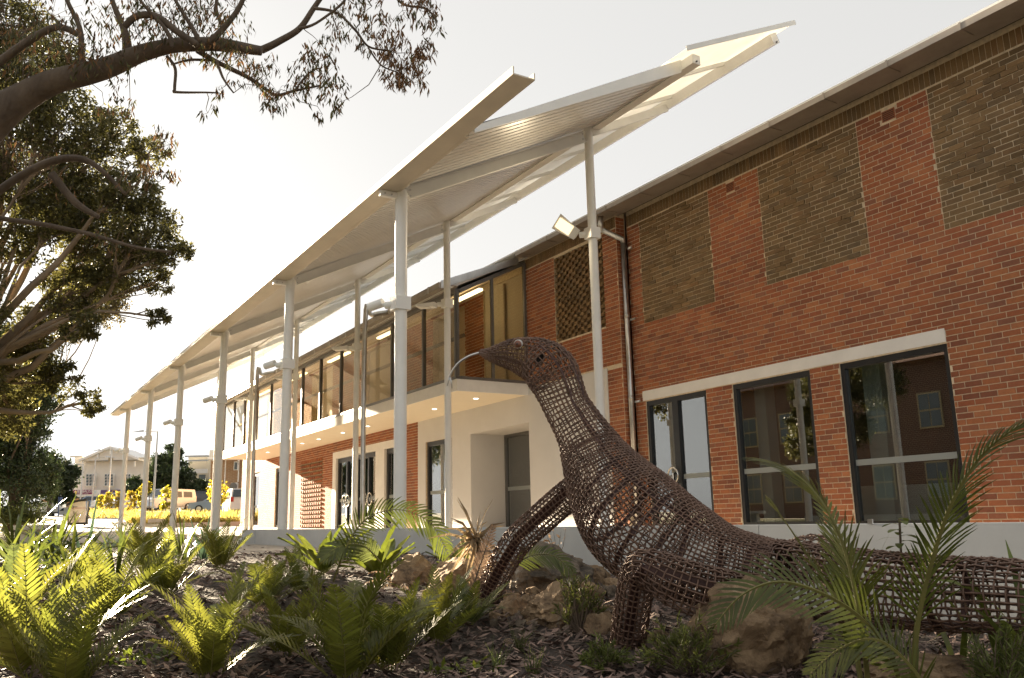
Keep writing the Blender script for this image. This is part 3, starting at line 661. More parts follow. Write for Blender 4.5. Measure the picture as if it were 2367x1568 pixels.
# ================================================================ lizard sculpture
liz = thing('lizard_sculpture', 'large rusty woven wire lizard sculpture rearing its neck among the rocks', 'sculpture', tuple(at(1452, 1400, 4.5)))
WR = .0040
def stations(rows):                    # (x, y, radius px, depth) -> world centre + metric radius
    return [(*at(x, y, d), r*d/FPX) for x, y, r, d in rows]
def frames(pts):
    out = []; u = None
    for i, p in enumerate(pts):
        c = Vector(p[:3]); t = (Vector(pts[min(i+1, len(pts)-1)][:3])-Vector(pts[max(i-1, 0)][:3])).normalized()
        if u is None:
            u = Vector((0, 0, 1))-t*t.z
            if u.length < .1: u = t.orthogonal()
        u = (u-t*u.dot(t)).normalized(); out.append((c, t, u, t.cross(u), p[3]))
    return out
def resample(pts, step):
    fine = cr(pts, 30); out = [fine[0]]; acc = 0
    for a, b in zip(fine, fine[1:]):
        acc += (Vector(b[:3])-Vector(a[:3])).length
        if acc >= step: out.append(b); acc = 0
    return out
def weave(name, pts, parent, sp=.0235, nl=None, wr=WR, twist=0., ell=1.):
    sm = resample(pts, sp); fr = frames(sm); rm = max(p[3] for p in sm)
    nl = nl or max(10, int(2*math.pi*rm/sp/2)*2); mb = MB()
    P = []
    for i, (c, t, u, v, r) in enumerate(fr):
        row = []
        for k in range(nl):
            a = 2*math.pi*k/nl+twist*i/len(fr); jit = 1+.012*noise.noise(c*3+Vector((k*.3, 0, 0)))
            row.append((c, u*math.cos(a)+v*math.sin(a)*ell, r*jit))
        P.append(row)
    for k in range(nl):
        mb.tube([P[i][k][0]+P[i][k][1]*(P[i][k][2]+(wr if (i+k) % 2 else -wr)) for i in range(len(P))], wr, 4, False)
    for i in range(len(P)):
        q = [P[i][k % nl][0]+P[i][k % nl][1]*(P[i][k % nl][2]-(wr if (i+k) % 2 else -wr)) for k in range(nl+1)]
        mb.tube(q, wr, 4, False)
    return mb.build(name, 'wire', parent, smooth=True, kind='stuff')
HEAD = [(1110, 813.5, 5, 5.30), (1128, 819, 13, 5.27), (1158, 820, 26, 5.22), (1188, 820, 37, 5.17), (1216, 826, 46, 5.12), (1244, 835, 54, 5.07), (1266, 850, 60, 5.03)]
NECK = [(1250, 834, 55, 5.06), (1275, 862, 61, 5.0), (1293, 900, 56, 4.97), (1310, 940, 53, 4.95), (1342, 995, 59, 4.9), (1372, 1050, 74, 4.82)]
BODY = [(1356, 1025, 66, 4.86), (1372, 1056, 76, 4.82), (1406, 1118, 99, 4.7), (1452, 1183, 122, 4.55), (1505, 1232, 126, 4.4), (1585, 1276, 113, 4.25), (1668, 1311, 97, 4.1), (1760, 1329, 85, 3.95), (1801, 1334, 81, 3.9)]
TAIL = [(1765, 1330, 86, 3.95), (1801, 1334, 83, 3.9), (2006, 1358, 84, 3.6), (2190, 1372, 83, 3.37), (2366, 1381, 82, 3.18), (2640, 1420, 79, 2.92), (3100, 1520, 72, 2.62), (3900, 1660, 50, 2.1), (4900, 1780, 20, 1.75)]
hd = weave('head', stations(HEAD), liz, .0255, 24, .0036); weave('neck', stations(NECK), liz, .028, 32, .0039); weave('body', stations(BODY), liz, .027, 64, .0042)
weave('tail', stations(TAIL), liz, .031, 30, .0043)
lf = weave('front_leg', stations([(1345, 1128, 40, 4.86), (1308, 1150, 35, 4.93), (1250, 1200, 34, 5.05), (1192, 1255, 33, 5.18), (1150, 1325, 31, 5.28), (1112, 1402, 29, 5.36)]), liz, .026, 20)
lh = weave('hind_leg', stations([(1740, 1392, 58, 3.78), (1640, 1372, 60, 3.76), (1560, 1345, 55, 3.79), (1500, 1315, 44, 3.86), (1476, 1330, 41, 3.91), (1462, 1400, 40, 3.97), (1449, 1500, 39, 4.03)]), liz, .028, 22, .0042)
weave('far_hind_leg', stations([(1800, 1310, 40, 4.2), (1850, 1285, 40, 4.25), (1893, 1274, 36, 4.28), (1925, 1300, 34, 4.3), (1935, 1380, 32, 4.32)]), liz, .028, 18)
weave('near_foot', stations([(1452, 1480, 40, 4.02), (1440, 1512, 30, 3.98), (1405, 1530, 20, 3.9), (1360, 1538, 10, 3.82)]), lh, .02, 20)
weave('far_foot', stations([(1116, 1395, 30, 5.35), (1098, 1412, 22, 5.3), (1070, 1420, 12, 5.24)]), lf, .02, 16)
# flat bar skeleton inside the mesh
def spinebar(rows, off, wd, nm='frame_bar', side=0.):
    pts = frames(cr(stations(rows), 8)); m = MB()
    Q = [c+(u*math.cos(side)+v*math.sin(side))*(r*off) for c, t, u, v, r in pts]
    for a, b in zip(Q, Q[1:]): m.bar(a, b+(b-a)*.05, wd, .010)
    m.build(nm, 'bar', liz)
spinebar(NECK+BODY[2:], .93, .045); spinebar(NECK+BODY[2:], .93, .035, side=.75); spinebar(BODY[1:], .93, .03, side=2.4)
spinebar(TAIL[:7], .9, .035, side=.5); spinebar(TAIL[:7], .9, .03, side=-1.6); spinebar(TAIL[:7], .9, .03, side=2.6)
def hoop(row, wd=.03):
    a = stations([row, (row[0]+20, row[1]+(18 if row[0] < 1600 else 4), row[2], row[3]-.03)]); c, t, u, v, r = frames(a)[0]
    m = MB(); n = 28
    for k in range(n):
        p = [c+(u*math.cos(2*math.pi*j/n)+v*math.sin(2*math.pi*j/n))*r*.95 for j in (k, k+1)]; m.bar(p[0], p[1], wd, .009, t.cross(p[1]-p[0]))
    m.build('frame_hoop', 'bar', liz)
for h in [BODY[2], (1440, 1165, 115, 4.6), BODY[4], (1620, 1292, 104, 4.18), (1762, 1329, 86, 3.95), (1790, 1333, 85, 3.92), TAIL[3]]: hoop(h, .022)
def limbbar(rows, wd, th, par):
    p = [at(x, y, d) for x, y, d in rows]; m = MB()
    for a, b in zip(p, p[1:]): m.bar(a, b, wd, th, HF)
    m.build('frame_bar', 'bar', par)
limbbar([(1312, 1132, 4.9), (1200, 1238, 5.12), (1108, 1392, 5.30)], .055, .03, lf)
limbbar([(1720, 1372, 3.70), (1490, 1312, 3.80), (1466, 1345, 3.86), (1451, 1478, 3.98)], .042, .03, lh)
# eyes, ear, mouth seam, tongue
ec = at(1198, 795, 5.0); toward = (EYE-ec).normalized()
def ball(c, r, m_, nm, par, nn=12):
    mb = MB(); pts = []; rr_ = []
    for i in range(nn+1):
        a = math.pi*i/nn; pts.append(c+toward*r*math.cos(a)); rr_.append(max(.0003, r*math.sin(a)))
    return mb.tube(pts, rr_, 16, False).build(nm, m_, par, smooth=True)
eo = ball(ec, .026, 'eye_white', 'eye', hd); ball(ec+toward*.011-UP*.002-RT*.003, .0225, 'eye_brown', 'iris', eo); ball(ec+toward*.0285-UP*.001-RT*.007, .0065, 'ink', 'pupil', eo)
sd = RT; lid = [ec+toward*.012+(sd*math.cos(a)*.035+UP*math.sin(a)*.030) for a in [R(-25+k*14) for k in range(17)]]
MB().tube(lid, .0055, 6).build('eyelid', 'wire', hd, smooth=True)
earc = at(1247, 830, 4.93); e = []
for k in range(19): a = 2*math.pi*k/18; e.append(earc+(RT*math.cos(a)*.026+UP*math.sin(a)*.040)@Matrix.Identity(3) if False else earc+RT*(math.cos(a)*.024+math.sin(a)*.012)+UP*math.sin(a)*.036)
MB().tube(e, .006, 6, False).build('ear_ring', 'wire', hd, smooth=True)
m = MB(); n0 = len(m.v); m.v = [tuple(p-toward*.03) for p in e[:-1]]; m.f = [tuple(range(18))]; m.mi = [0]; m.build('ear_hole', 'dark_void', hd)
seam = [at(x, y, d) for x, y, d in [(1108, 816, 5.27), (1140, 822, 5.20), (1165, 827, 5.13), (1187, 832, 5.06), (1208, 839, 5.0), (1228, 847, 4.96)]]
MB().tube(seam, .006, 6).build('mouth_seam', 'wire', hd, smooth=True); MB().tube([p-UP*.011 for p in seam], .005, 6).build('mouth_seam', 'wire', hd, smooth=True)
tg = [(*at(x, y, 5.29), r) for x, y, r in [(1108, 815.5, .0075), (1083, 824, .0075), (1061, 838, .007), (1046, 856, .0065), (1039, 872, .006)]]
tg = cr(tg, 6); tn = MB().tube([p[:3] for p in tg], [p[3] for p in tg], 8).build('tongue', 'galv', liz, smooth=True)
MB().tube([at(1039, 871, 5.29), at(1036, 882, 5.29), at(1033.5, 892, 5.29)], [.005, .0045, .003], 6).build('fork', 'galv', tn, smooth=True)
MB().tube([at(1039, 871, 5.29), at(1043, 884, 5.28), at(1044.5, 898, 5.27)], [.005, .0045, .003], 6).build('fork', 'galv', tn, smooth=True)

# ================================================================ rocks
def rock(x, y, wpx, hpx, d, seed, m_, lab, grp=None, tilt=0):
    # (x, y): centre of the rock's foot; size from width and height
    W_, H_ = wpx*d/FPX, hpx*d/FPX; g = at(x, y, d); g.z = bed(depth_of(g), lat_of(g))-.03
    import bmesh
    bm = bmesh.new(); bmesh.ops.create_icosphere(bm, subdivisions=5 if wpx > 200 else 4, radius=1)
    rs = random.Random(seed); planes = [(Vector((rs.uniform(-1, 1), rs.uniform(-1, 1), rs.uniform(-.3, 1))).normalized(), rs.uniform(.55, .88)) for _ in range(15)]
    sv = Vector((seed*1.7, seed*.9, seed*.4))
    for v in bm.verts:
        p = v.co.normalized(); s = 1.0
        for n, k in planes:
            q = p.dot(n)
            if q > 0 and q*s > k: s = s*.12+(k/q)*.88
        s *= 1+.16*noise.noise(p*1.8+sv)+.10*noise.noise(p*4+sv)-.14*abs(noise.noise(p*2.6+sv))+.06*abs(noise.noise(p*8+sv))+.035*noise.noise(p*19+sv)
        q = p*s; v.co = Vector((q.x*W_*.5, q.y*W_*.42, (q.z*.62+.38)*H_))
    me = bpy.data.meshes.new('rock'); bm.to_mesh(me); bm.free(); me.materials.append(MATS[m_]); me.polygons.foreach_set('use_smooth', [True]*len(me.polygons)); me.set_sharp_from_angle(angle=R(24))
    o = bpy.data.objects.new('rock', me); COL.objects.link(o); o.location = g; o.rotation_euler = (R(tilt), 0, YAW+rs.uniform(-.3, .3)); tag(o, lab, 'rock', grp); return o
rock(965, 1372, 130, 88, 6.2, 3, 'rock', 'pale mossy boulder at the foot of the concrete wall, left of the lizard foot')
rock(1062, 1385, 160, 100, 5.8, 8, 'rock', 'broad tan boulder directly behind the lizard front foot')
rock(1275, 1345, 250, 110, 6.0, 5, 'rock_dark', 'large dark domed boulder under the lizard neck against the wall')
rock(1352, 1368, 105, 62, 5.5, 11, 'rock', 'rounded brown rock below the lizard chest')
for a in [(1322, 1320, 50, 40, 6.2, 21), (1375, 1318, 75, 52, 6.2, 22), (1422, 1335, 70, 40, 5.9, 23), (1416, 1372, 50, 50, 5.5, 24), (1290, 1402, 70, 45, 5.3, 30), (1345, 1410, 80, 30, 5.2, 31), (1216, 1420, 70, 40, 5.2, 32)]:
    rock(*a, 'rock_dark' if a[5] in (21, 24) else 'rock', 'fist to football sized brown stone in the rockery under the lizard', 'small stones in the rockery')
rock(1300, 1492, 230, 105, 4.6, 14, 'rock', 'wide weathered tan boulder between the lizard front and hind feet')
rock(1186, 1450, 90, 60, 4.9, 17, 'rock', 'small round tan rock beside the lizard front foot')
rock(1386, 1500, 100, 70, 4.3, 19, 'rock', 'brown rock leaning against the lizard hind foot')
rock(1765, 1600, 330, 215, 3.55, 41, 'rock', 'big jagged brown boulder in front of the lizard hip below the palm frond')
rock(2120, 1575, 330, 95, 3.3, 43, 'rock', 'long flat brown rock under the lizard tail')
rock(1590, 1500, 170, 90, 3.75, 45, 'rock_dark', 'dark rock half hidden behind the heath bush at the lizard knee')
rock(1960, 1600, 120, 60, 3.1, 46, 'rock', 'low brown stone at the foot of the palm stems')
rock(1180, 1508, 60, 26, 4.2, 47, 'rock', 'fist to football sized brown stone in the rockery under the lizard', 'small stones in the rockery')
for a in [(1010, 1410, 80, 40, 5.6, 51), (1235, 1385, 60, 36, 5.6, 52), (1262, 1440, 62, 42, 4.9, 53), (1330, 1440, 60, 34, 4.8, 54), (1400, 1420, 55, 36, 4.9, 55), (1180, 1395, 70, 34, 5.5, 56), (1310, 1395, 46, 30, 5.2, 57), (1150, 1462, 60, 36, 4.7, 58), (1230, 1470, 50, 28, 4.6, 59), (1420, 1450, 46, 30, 4.5, 60), (1255, 1362, 50, 30, 5.8, 61), (1520, 1480, 80, 44, 4.1, 62), (1880, 1560, 90, 50, 3.2, 63), (2260, 1600, 110, 50, 2.9, 64)]:
    rock(*a, 'rock', 'fist to football sized brown stone in the rockery under the lizard', 'small stones in the rockery')
mb = MB()
for i in range(160):                    # pebbles
    d = ru(4.2, 6); q = at(ru(1120, 1470), 1400, d); s = ru(.008, .025); z = bedz(q)+s*.4; c = Vector((q.x, q.y, z)); a = rvec()*s; b = a.orthogonal().normalized()*s*.8; mb.obox(c, a, b, a.cross(b).normalized()*s*.6)
mb.build('gravel', 'rock_dark', kind='stuff', label='scattered dark pebbles between the rockery stones', cat='gravel')
# ================================================================ garden plants
def strip(mb, pts, ws, nrm):           # flat tapering blade along pts
    n0 = len(mb.v); m = len(pts)
    for i, p in enumerate(pts):
        t = (pts[min(i+1, m-1)]-pts[max(i-1, 0)]).normalized(); s = t.cross(nrm)
        s = s.normalized() if s.length > 1e-5 else t.orthogonal()
        mb.v += [tuple(p-s*ws[i]*.5), tuple(p+s*ws[i]*.5)]
    for i in range(m-1): mb.f.append((n0+2*i, n0+2*i+1, n0+2*i+3, n0+2*i+2)); mb.mi.append(mb.cur)
def pinnate(mb, path, plen, pw, npair, fwd=.6, lift=.15, droop=.3, t0=.1, rr_=.006, up=Vector((0, 0, 1)), seg=3, missing=0.):
    """feather-shaped frond: midrib along path, leaflets both sides"""
    mb.cur = 1; n = len(path); mb.tube(path, [rr_*(1-.85*i/(n-1)) for i in range(n)], 4, False); mb.cur = 0
    L = [0]
    for a, b in zip(path, path[1:]): L.append(L[-1]+(b-a).length)
    for k in range(npair):
        t = t0+(1-t0)*(k+.5)/npair; s = t*L[-1]; i = 0
        while i < n-2 and L[i+1] < s: i += 1
        f = (s-L[i])/max(1e-6, L[i+1]-L[i]); p = path[i].lerp(path[i+1], f); tg = (path[i+1]-path[i]).normalized()
        side = tg.cross(up)
        side = side.normalized() if side.length > 1e-4 else tg.orthogonal().normalized()
        nr = side.cross(tg).normalized(); pl = plen(t)
        for sg in (-1, 1):
            if rnd() < missing: continue
            q = pl*ru(.88, 1.1); d = (side*sg+tg*(fwd+ru(-.08, .08)+t*.5)+nr*(lift+ru(-.1, .1))).normalized()
            pts = [p]; w_ = [pw*.55]
            for j in range(1, seg+1):
                u = j/seg; pts.append(p+d*q*u-Vector((0, 0, 1))*q*droop*u*u*.5+tg*q*.1*u*u); w_.append(pw*(1.0 if j == 1 else (.75 if j < seg else .08)))
            strip(mb, pts, w_, nr)
def arc(L, a0, a1, n=9, curl=0.):
    p = Vector((0, 0, 0)); out = [p.copy()]
    for i in range(n-1):
        a = a0+(a1-a0)*(i/(n-2))**1.2; p = p+Vector((math.cos(a), curl*i/n*.2, math.sin(a)))*L/(n-1); out.append(p.copy())
    return out
def variants(k, fn, name, mats):
    out = []
    for i in range(k): mb = MB(); fn(mb, i); out.append(mb.mesh(name, mats))
    return out
def bell(t): return max(.08, math.sin(math.pi*(.16+.82*t)))**.75
def fr1(mb, i): pinnate(mb, arc(1, R(ru(78, 88)), R(ru(30, 66)), 9, ru(-.5, .5)), lambda t: .18*bell(t), .0255, 23, .62, .25, .3, .1, .007)
FERN = variants(10, fr1, 'frond', ['fern_leaf', 'rachis']); FERND = variants(5, fr1, 'frond', ['fern_dull', 'rachis'])
def fr2(mb, i): pinnate(mb, arc(1, R(ru(60, 80)), R(ru(-40, 10)), 10, ru(-.5, .5)), lambda t: .12*bell(t), .018, 30, .5, -.1, 1.2, .1, .008, missing=.25)
FERNX = variants(5, fr2, 'frond', ['dead_leaf', 'twig'])
def fl(mb, i):
    a0 = R(ru(70, 89)); pth = arc(1, a0, a0-R(ru(5, 95)), 8, ru(-.6, .6)); strip(mb, pth, [.035, .05, .055, .052, .045, .036, .022, .003], Vector((-math.sin(a0), .3*ru(-1, 1), math.cos(a0))))
FLAX = variants(8, fl, 'blade', ['flax_leaf']); FLAXB = variants(6, fl, 'blade', ['flax_blue']); STRAW = variants(6, fl, 'blade', ['dead_leaf'])
def nl_(mb, i):
    a0 = R(ru(62, 85)); pth = arc(1, a0, a0-R(ru(5, 40)), 9, 0); up_ = Vector((-math.sin(a0), 0, math.cos(a0))); k = len(mb.v)
    ws = [.05, .10, .15, .19, .21, .21, .18, .12, .01]
    for j, p in enumerate(pth):
        wv = .012*math.sin(j*2.6+i); mb.v += [tuple(p+Vector((0, -ws[j]*.5, 0))+up_*(.035+wv)), tuple(p), tuple(p+Vector((0, ws[j]*.5, 0))+up_*(.035-wv))]
    for j in range(len(pth)-1):
        for q in (0, 1): mb.f.append((k+3*j+q, k+3*j+q+1, k+3*j+q+4, k+3*j+q+3)); mb.mi.append(0)
NEST = variants(6, nl_, 'leaf', ['nest_leaf'])
def clump(name, lab, cat, grp, p, meshes, n, L, spread=(0, 55), part='frond', wide=1.):
    p = Vector(p); p.z = (bedz(p) if depth_of(p) < 10.8 else base(depth_of(p)))-.01
    t = thing(name, lab, cat, tuple(p), grp)
    for k in range(n):
        az = 2*math.pi*(k+ru(-.35, .35))/n*1.0+ru(0, .2); tilt = R(ru(*spread)); s = L*ru(.72, 1.08)
        m = Matrix.Translation(Vector((math.cos(az), math.sin(az), 0))*.02*L/.4) @ Matrix.Rotation(az, 4, 'Z') @ Matrix.Rotation(tilt, 4, 'Y') @ Matrix.Rotation(ru(-.35, .35), 4, 'Z') @ Matrix.Diagonal((s, s*wide, s, 1))
        obj(part, random.choice(meshes), t, mtx=m)
    return t
FL = 'bright green upright fern growing from the mulch'; FG = 'ferns in the garden bed'
def fern(x, y, d, L, n=18, ms=None, lab=FL, grp=FG, spread=(-4, 42)): return clump('fern', lab, 'fern', grp, at(x, y, d), ms or FERN, n, L, spread)
def gd(y, x): return None
# (survey x, y of the foot; depth; frond length)
for a, lab in [((385, 1395, 6.2, .50), 'bright green fern standing alone at the back of the mulch clearing'), ((480, 1640, 3.55, .50), 'bright green fern in the middle of the bare mulch, fronds in a wide funnel'), ((800, 1660, 3.45, .60), 'tallest bright green fern, its fronds reaching towards the lizard front foot'), ((1010, 1510, 4.2, .42), 'bright green fern directly before the lizard front foot'), ((330, 1330, 8.2, .55), 'bright green fern between the flax and the plaza paving'), ((505, 1330, 8.0, .52), 'bright green fern in front of the outlet box end of the wall'), ((60, 1590, 3.7, .62), 'large bright green fern in front of the flax clumps'), ((250, 1475, 4.9, .60), 'narrow bright green fern between the flax and the funnel shaped fern'), ((150, 1640, 3.3, .5), 'low bright green fern spreading beneath the large fern before the flax'), ((660, 1560, 4.0, .38), 'small bright green fern behind the tallest fern'), ((900, 1600, 3.7, .42), 'small bright green fern leaning out of the tallest fern')]:
    fern(*a, lab=lab)
for a, lab in [((610, 1425, 5.5, .46), 'duller olive fern at the back of the mulch clearing beside the lone bright fern'), ((690, 1405, 6.0, .42), 'duller olive fern in front of the broad leaved rosette'), ((1080, 1480, 4.6, .36), 'small dull fern tucked against the lizard front foot'), ((20, 1500, 4.4, .55), 'dull fern squeezed between the flax and the large bright fern')]:
    fern(*a, ms=FERN+FERND+FERND, lab=lab, grp='duller ferns in the garden bed', spread=(-2, 50))
for a, lab in [((930, 1395, 6.2, .4), 'withered brown fern beside the pale mossy boulder'), ((1265, 1395, 5.3, .28), 'withered brown fern below the dark domed boulder'), ((560, 1420, 5.2, .35), 'withered brown fern beside the dull olive fern in the clearing'), ((1120, 1400, 5.7, .30), 'withered brown fern behind the lizard front foot')]:
    clump('dead_fern', lab, 'fern', 'withered ferns', at(*a[:3]), FERNX, 11, a[3], (10, 70))
for a, lab in [((60, 1400, 6.6, .75), 'green flax with glossy arching blades behind the large fern'), ((-30, 1440, 5.6, .8), 'green flax whose long blades lean in from beside the large fern'), ((160, 1400, 6.4, .6), 'green flax between the glossy flax and the narrow fern'), ((120, 1330, 8.6, .75), 'green flax growing beside the concrete block seat'), ((265, 1370, 7.2, .55), 'short green flax at the edge of the mulch clearing'), ((30, 1330, 9., .8), 'tall green flax nearest the lawn edge'), ((420, 1320, 9.0, .6), 'green flax beside the plaza paving')]:
    clump('flax', lab, 'flax', 'green flax clumps', at(*a[:3]), FLAX, 26, a[3], (-5, 40), 'blade', .8)
for a in [(190, 1345, 7.6, .72), (470, 1300, 9.2, .6)]:
    clump('flax', 'blue grey flax with stiff upright pointed blades', 'flax', 'blue grey flax clumps', at(*a[:3]), FLAXB, 18, a[3], (-5, 30), 'blade', .8)
for a, lab in [((745, 1345, 7.6, .52, 14), 'broad leaved fern rosette before the wall, next to the outlet box end'), ((870, 1362, 6.9, .48, 15), 'broad leaved fern rosette under the dark arching frond'), ((1060, 1330, 6.9, .36, 10), 'small broad leaved fern rosette between the pale boulders and the wall')]:
    clump('birds_nest_fern', lab, 'fern', 'broad leaved ferns before the wall', at(*a[:3]), NEST, a[4], a[3], (0, 48), 'leaf')
clump('dry_plant', 'dead straw coloured strappy plant on a thin stem beside the lizard leg', 'plant', None, at(1100, 1290, 5.6)-Vector((0, 0, 0)), STRAW, 6, .3, (-5, 40), 'blade', .5)
def worldfrond(name, lab, cat, grp, pts, plen, pw, npair, mats, fwd=.6, lift=.1, droop=.4, rad=.008, t0=.12, missing=0., par=None, up=Vector((0, 0, 1))):
    path = [Vector(q) for q in cr([tuple(at(*p)) for p in pts], 7)]; mb = MB(); pinnate(mb, path, plen, pw, npair, fwd, lift, droop, t0, rad, up, 4, missing)
    if par: return mb.build(name, mats, par)
    return mb.build(name, mats, None, label=lab, cat=cat, group=grp)
FU = -HF*.85+Vector((0, 0, .5))
# palm seedling on the right: three fronds from the ground
pm = thing('palm', 'young feather palm with arching fronds rising in front of the lizard tail', 'palm', tuple(at(1995, 1640, 3.1)))
FM = ['palm_leaf', 'rachis']; cl = lambda k: (lambda t: k*bell(t)**.8)
worldfrond('frond', 0, 0, 0, [(2010, 1640, 3.05), (1995, 1480, 3.05), (1968, 1330, 3.08), (1930, 1215, 3.12), (1868, 1122, 3.2), (1800, 1075, 3.28), (1738, 1058, 3.35)], cl(.24), .0115, 46, FM, .9, .05, .5, .013, .3, par=pm)
worldfrond('frond', 0, 0, 0, [(2105, 1640, 3.0), (2120, 1440, 2.98), (2155, 1290, 2.95), (2200, 1160, 2.9), (2262, 1060, 2.85), (2330, 1000, 2.78), (2420, 950, 2.7)], cl(.24), .0115, 46, FM, .8, .1, .45, .013, .25, par=pm)
worldfrond('frond', 0, 0, 0, [(2090, 1640, 3.0), (2060, 1520, 2.98), (1990, 1430, 2.96), (1900, 1372, 2.95), (1800, 1345, 2.95), (1715, 1375, 2.95), (1655, 1440, 2.95)], cl(.17), .0125, 34, FM, .75, .1, .25, .012, .15, par=pm, up=FU)
worldfrond('frond', 0, 0, 0, [(2150, 1650, 2.9), (2120, 1560, 2.9), (2030, 1480, 2.92), (1940, 1500, 2.95), (1870, 1560, 2.95)], cl(.12), .010, 30, FM, .6, .1, .4, .01, .15, par=pm, up=FU)
worldfrond('frond', 0, 0, 0, [(2000, 1640, 3.15), (1965, 1400, 3.2), (1935, 1250, 3.28), (1905, 1170, 3.35), (1880, 1140, 3.4)], cl(.14), .016, 14, FM, .7, .1, .3, .009, .5, par=pm)
worldfrond('frond', 0, 0, 0, [(2000, 1640, 3.2), (1950, 1420, 3.3), (1870, 1290, 3.4), (1810, 1200, 3.45), (1770, 1150, 3.5)], cl(.16), .017, 12, FM, .8, .1, .3, .009, .55, missing=.3, par=pm)
# fronds arching in front of the concrete wall
worldfrond('palm_frond', 'dark arching feather frond curving up before the entrance doors', 'palm frond', None, [(770, 1345, 6.2), (800, 1265, 6.2), (840, 1205, 6.2), (895, 1180, 6.2), (950, 1184, 6.2), (1000, 1215, 6.2), (1030, 1270, 6.2), (1045, 1300, 6.2)], cl(.17), .016, 46, FM, .5, .1, .5, .008, .08, up=FU)
worldfrond('palm_frond', 'thin grey green feather frond drooping over the ferns before the wall', 'palm frond', None, [(880, 1300, 6.3), (840, 1262, 6.3), (790, 1262, 6.2), (740, 1290, 6.1)], cl(.14), .015, 30, ['fern_dull', 'rachis'], .5, .1, .5, .007, .08, up=FU)
worldfrond('palm_frond', 'small green feather frond lying over the dark domed boulder', 'palm frond', None, [(1180, 1315, 5.6), (1225, 1285, 5.6), (1280, 1285, 5.65), (1325, 1325, 5.65)], cl(.12), .012, 26, FM, .6, .0, .5, .006, .1, up=FU)
worldfrond('palm_frond', 'faded straw feather frond leaning beside the lizard foot', 'palm frond', None, [(1075, 1420, 5.0), (1095, 1350, 5.0), (1120, 1275, 5.05), (1140, 1215, 5.1)], cl(.08), .012, 24, ['dead_leaf', 'twig'], .8, .1, .4, .006, .15, up=FU)
# dry seed head plant in front of the wall
mb = MB(); c0 = at(1098, 1410, 5.5); c1 = at(1100, 1245, 5.5); mb.cur = 1; mb.tube([c0, (c0+c1)/2+RT*.01, c1], .008, 6); mb.cur = 0
for k in range(80):
    d = (rvec()*.8+Vector((0, 0, ru(-1.1, .7)))).normalized(); l = ru(.12, .34); strip(mb, [c1+rvec()*.02, c1+d*l*.55, c1+d*l-Vector((0, 0, .05))], [.02, .016, .002], rvec())
mb.build('dry_seed_stalk', ['dead_leaf', 'twig'], label='bleached dry flower stalk with hanging straw leaves beside the lizard leg', cat='plant')
# strap leaves and serrated plant at the right before the wall
for a in [(2290, 1330, 3.35, .36, 9), (2190, 1330, 3.45, .30, 5), (2360, 1330, 3.2, .4, 9), (1950, 1340, 3.75, .42, 4)]:
    clump('strap_plant', 'upright strap leaved plant between the lizard tail and the wall', 'plant', 'strap leaved plants behind the tail', at(*a[:3]), FLAX, a[4], a[3]*1.35, (-8, 22), 'blade', 1.2)
mb = MB(); b0 = at(2085, 1340, 3.55); b1 = at(2078, 1200, 3.55); mb.cur = 1; mb.tube([b0, b1], .005, 5); mb.cur = 0
for k in range(17):
    t = .25+.75*k/16; p = b0.lerp(b1, t); az = k*2.4; d = (RT*math.cos(az)+HF*math.sin(az)+Vector((0, 0, .35))).normalized(); l = ru(.07, .11)
    pts = [p+d*l*q-Vector((0, 0, 1))*l*.45*q*q for q in (0, .15, .3, .45, .6, .75, .9, 1)]; strip(mb, pts, [.004, .018, .027, .033, .034, .029, .018, .002], Vector((0, 0, 1)))
mb.build('serrated_plant', ['nest_leaf', 'twig'], label='single stemmed plant with drooping oval leaves above the lizard tail', cat='plant')
mb = MB(); b0 = at(1285, 1300, 6.1); mb.cur = 1
for k in range(9):
    e = b0+Vector((0, 0, ru(.12, .24)))+RT*ru(-.14, .1); mb.tube([b0, b0.lerp(e, .5)+rvec()*.02, e], [.003, .002, .001], 4); mb.cur = 0
    for q in range(3): pp = b0.lerp(e, ru(.5, 1)); d = rvec(); strip(mb, [pp, pp+d*.02, pp+d*.045], [.003, .018, .001], rvec())
    mb.cur = 1
mb.build('bare_twig_plant', ['dead_leaf', 'twig'], label='nearly leafless twiggy seedling against the concrete wall under the lizard neck', cat='plant')
# fine leaved heath bushes
def heath(x, y, d, wpx, hpx, n, lab, grp=None, m_='heath_leaf'):
    c = at(x, y, d); c.z = bedz(c); t = thing('heath_bush', lab, 'bush', tuple(c), grp); W_, H_ = wpx*d/FPX, hpx*d/FPX; st = MB(); lf_ = MB()
    for k in range(n):
        az = ru(0, 6.28); r = math.sqrt(rnd())*.5*W_; e = c+Vector((math.cos(az)*r, math.sin(az)*r, H_*ru(.45, 1.)*(1-.6*(r/(.5*W_))**2)))
        mid = c.lerp(e, .5)+rvec()*.03; pth = [c+Vector((math.cos(az), math.sin(az), 0))*r*.15, mid, e]; st.tube(pth, [.005, .0035, .0015], 4, False)
        for q in range(26):
            u = ru(.3, 1); p = pth[1].lerp(pth[2], (u-.3)/.7); dd = (rvec()*.8+(e-mid).normalized()*1.0).normalized(); l = ru(.018, .04); strip(lf_, [p, p+dd*l*.5, p+dd*l], [.003, .006, .001], rvec())
    st.build('stem', 'twig', t); lf_.build('foliage', m_, t, kind='stuff')
heath(1600, 1620, 3.45, 280, 140, 80, 'low yellow green heath bush at the foot of the lizard hind leg')
heath(1400, 1590, 3.5, 130, 90, 34, 'small wispy heath bush beside the tan boulder')
heath(2330, 1600, 2.85, 230, 230, 70, 'grey green heath bush in front of the lizard tail end')
heath(1340, 1500, 4.35, 130, 170, 34, 'thin twiggy heath shrub growing among the rocks under the lizard belly')
heath(1660, 1470, 3.7, 160, 110, 30, 'sparse heath shrub beside the big jagged boulder')
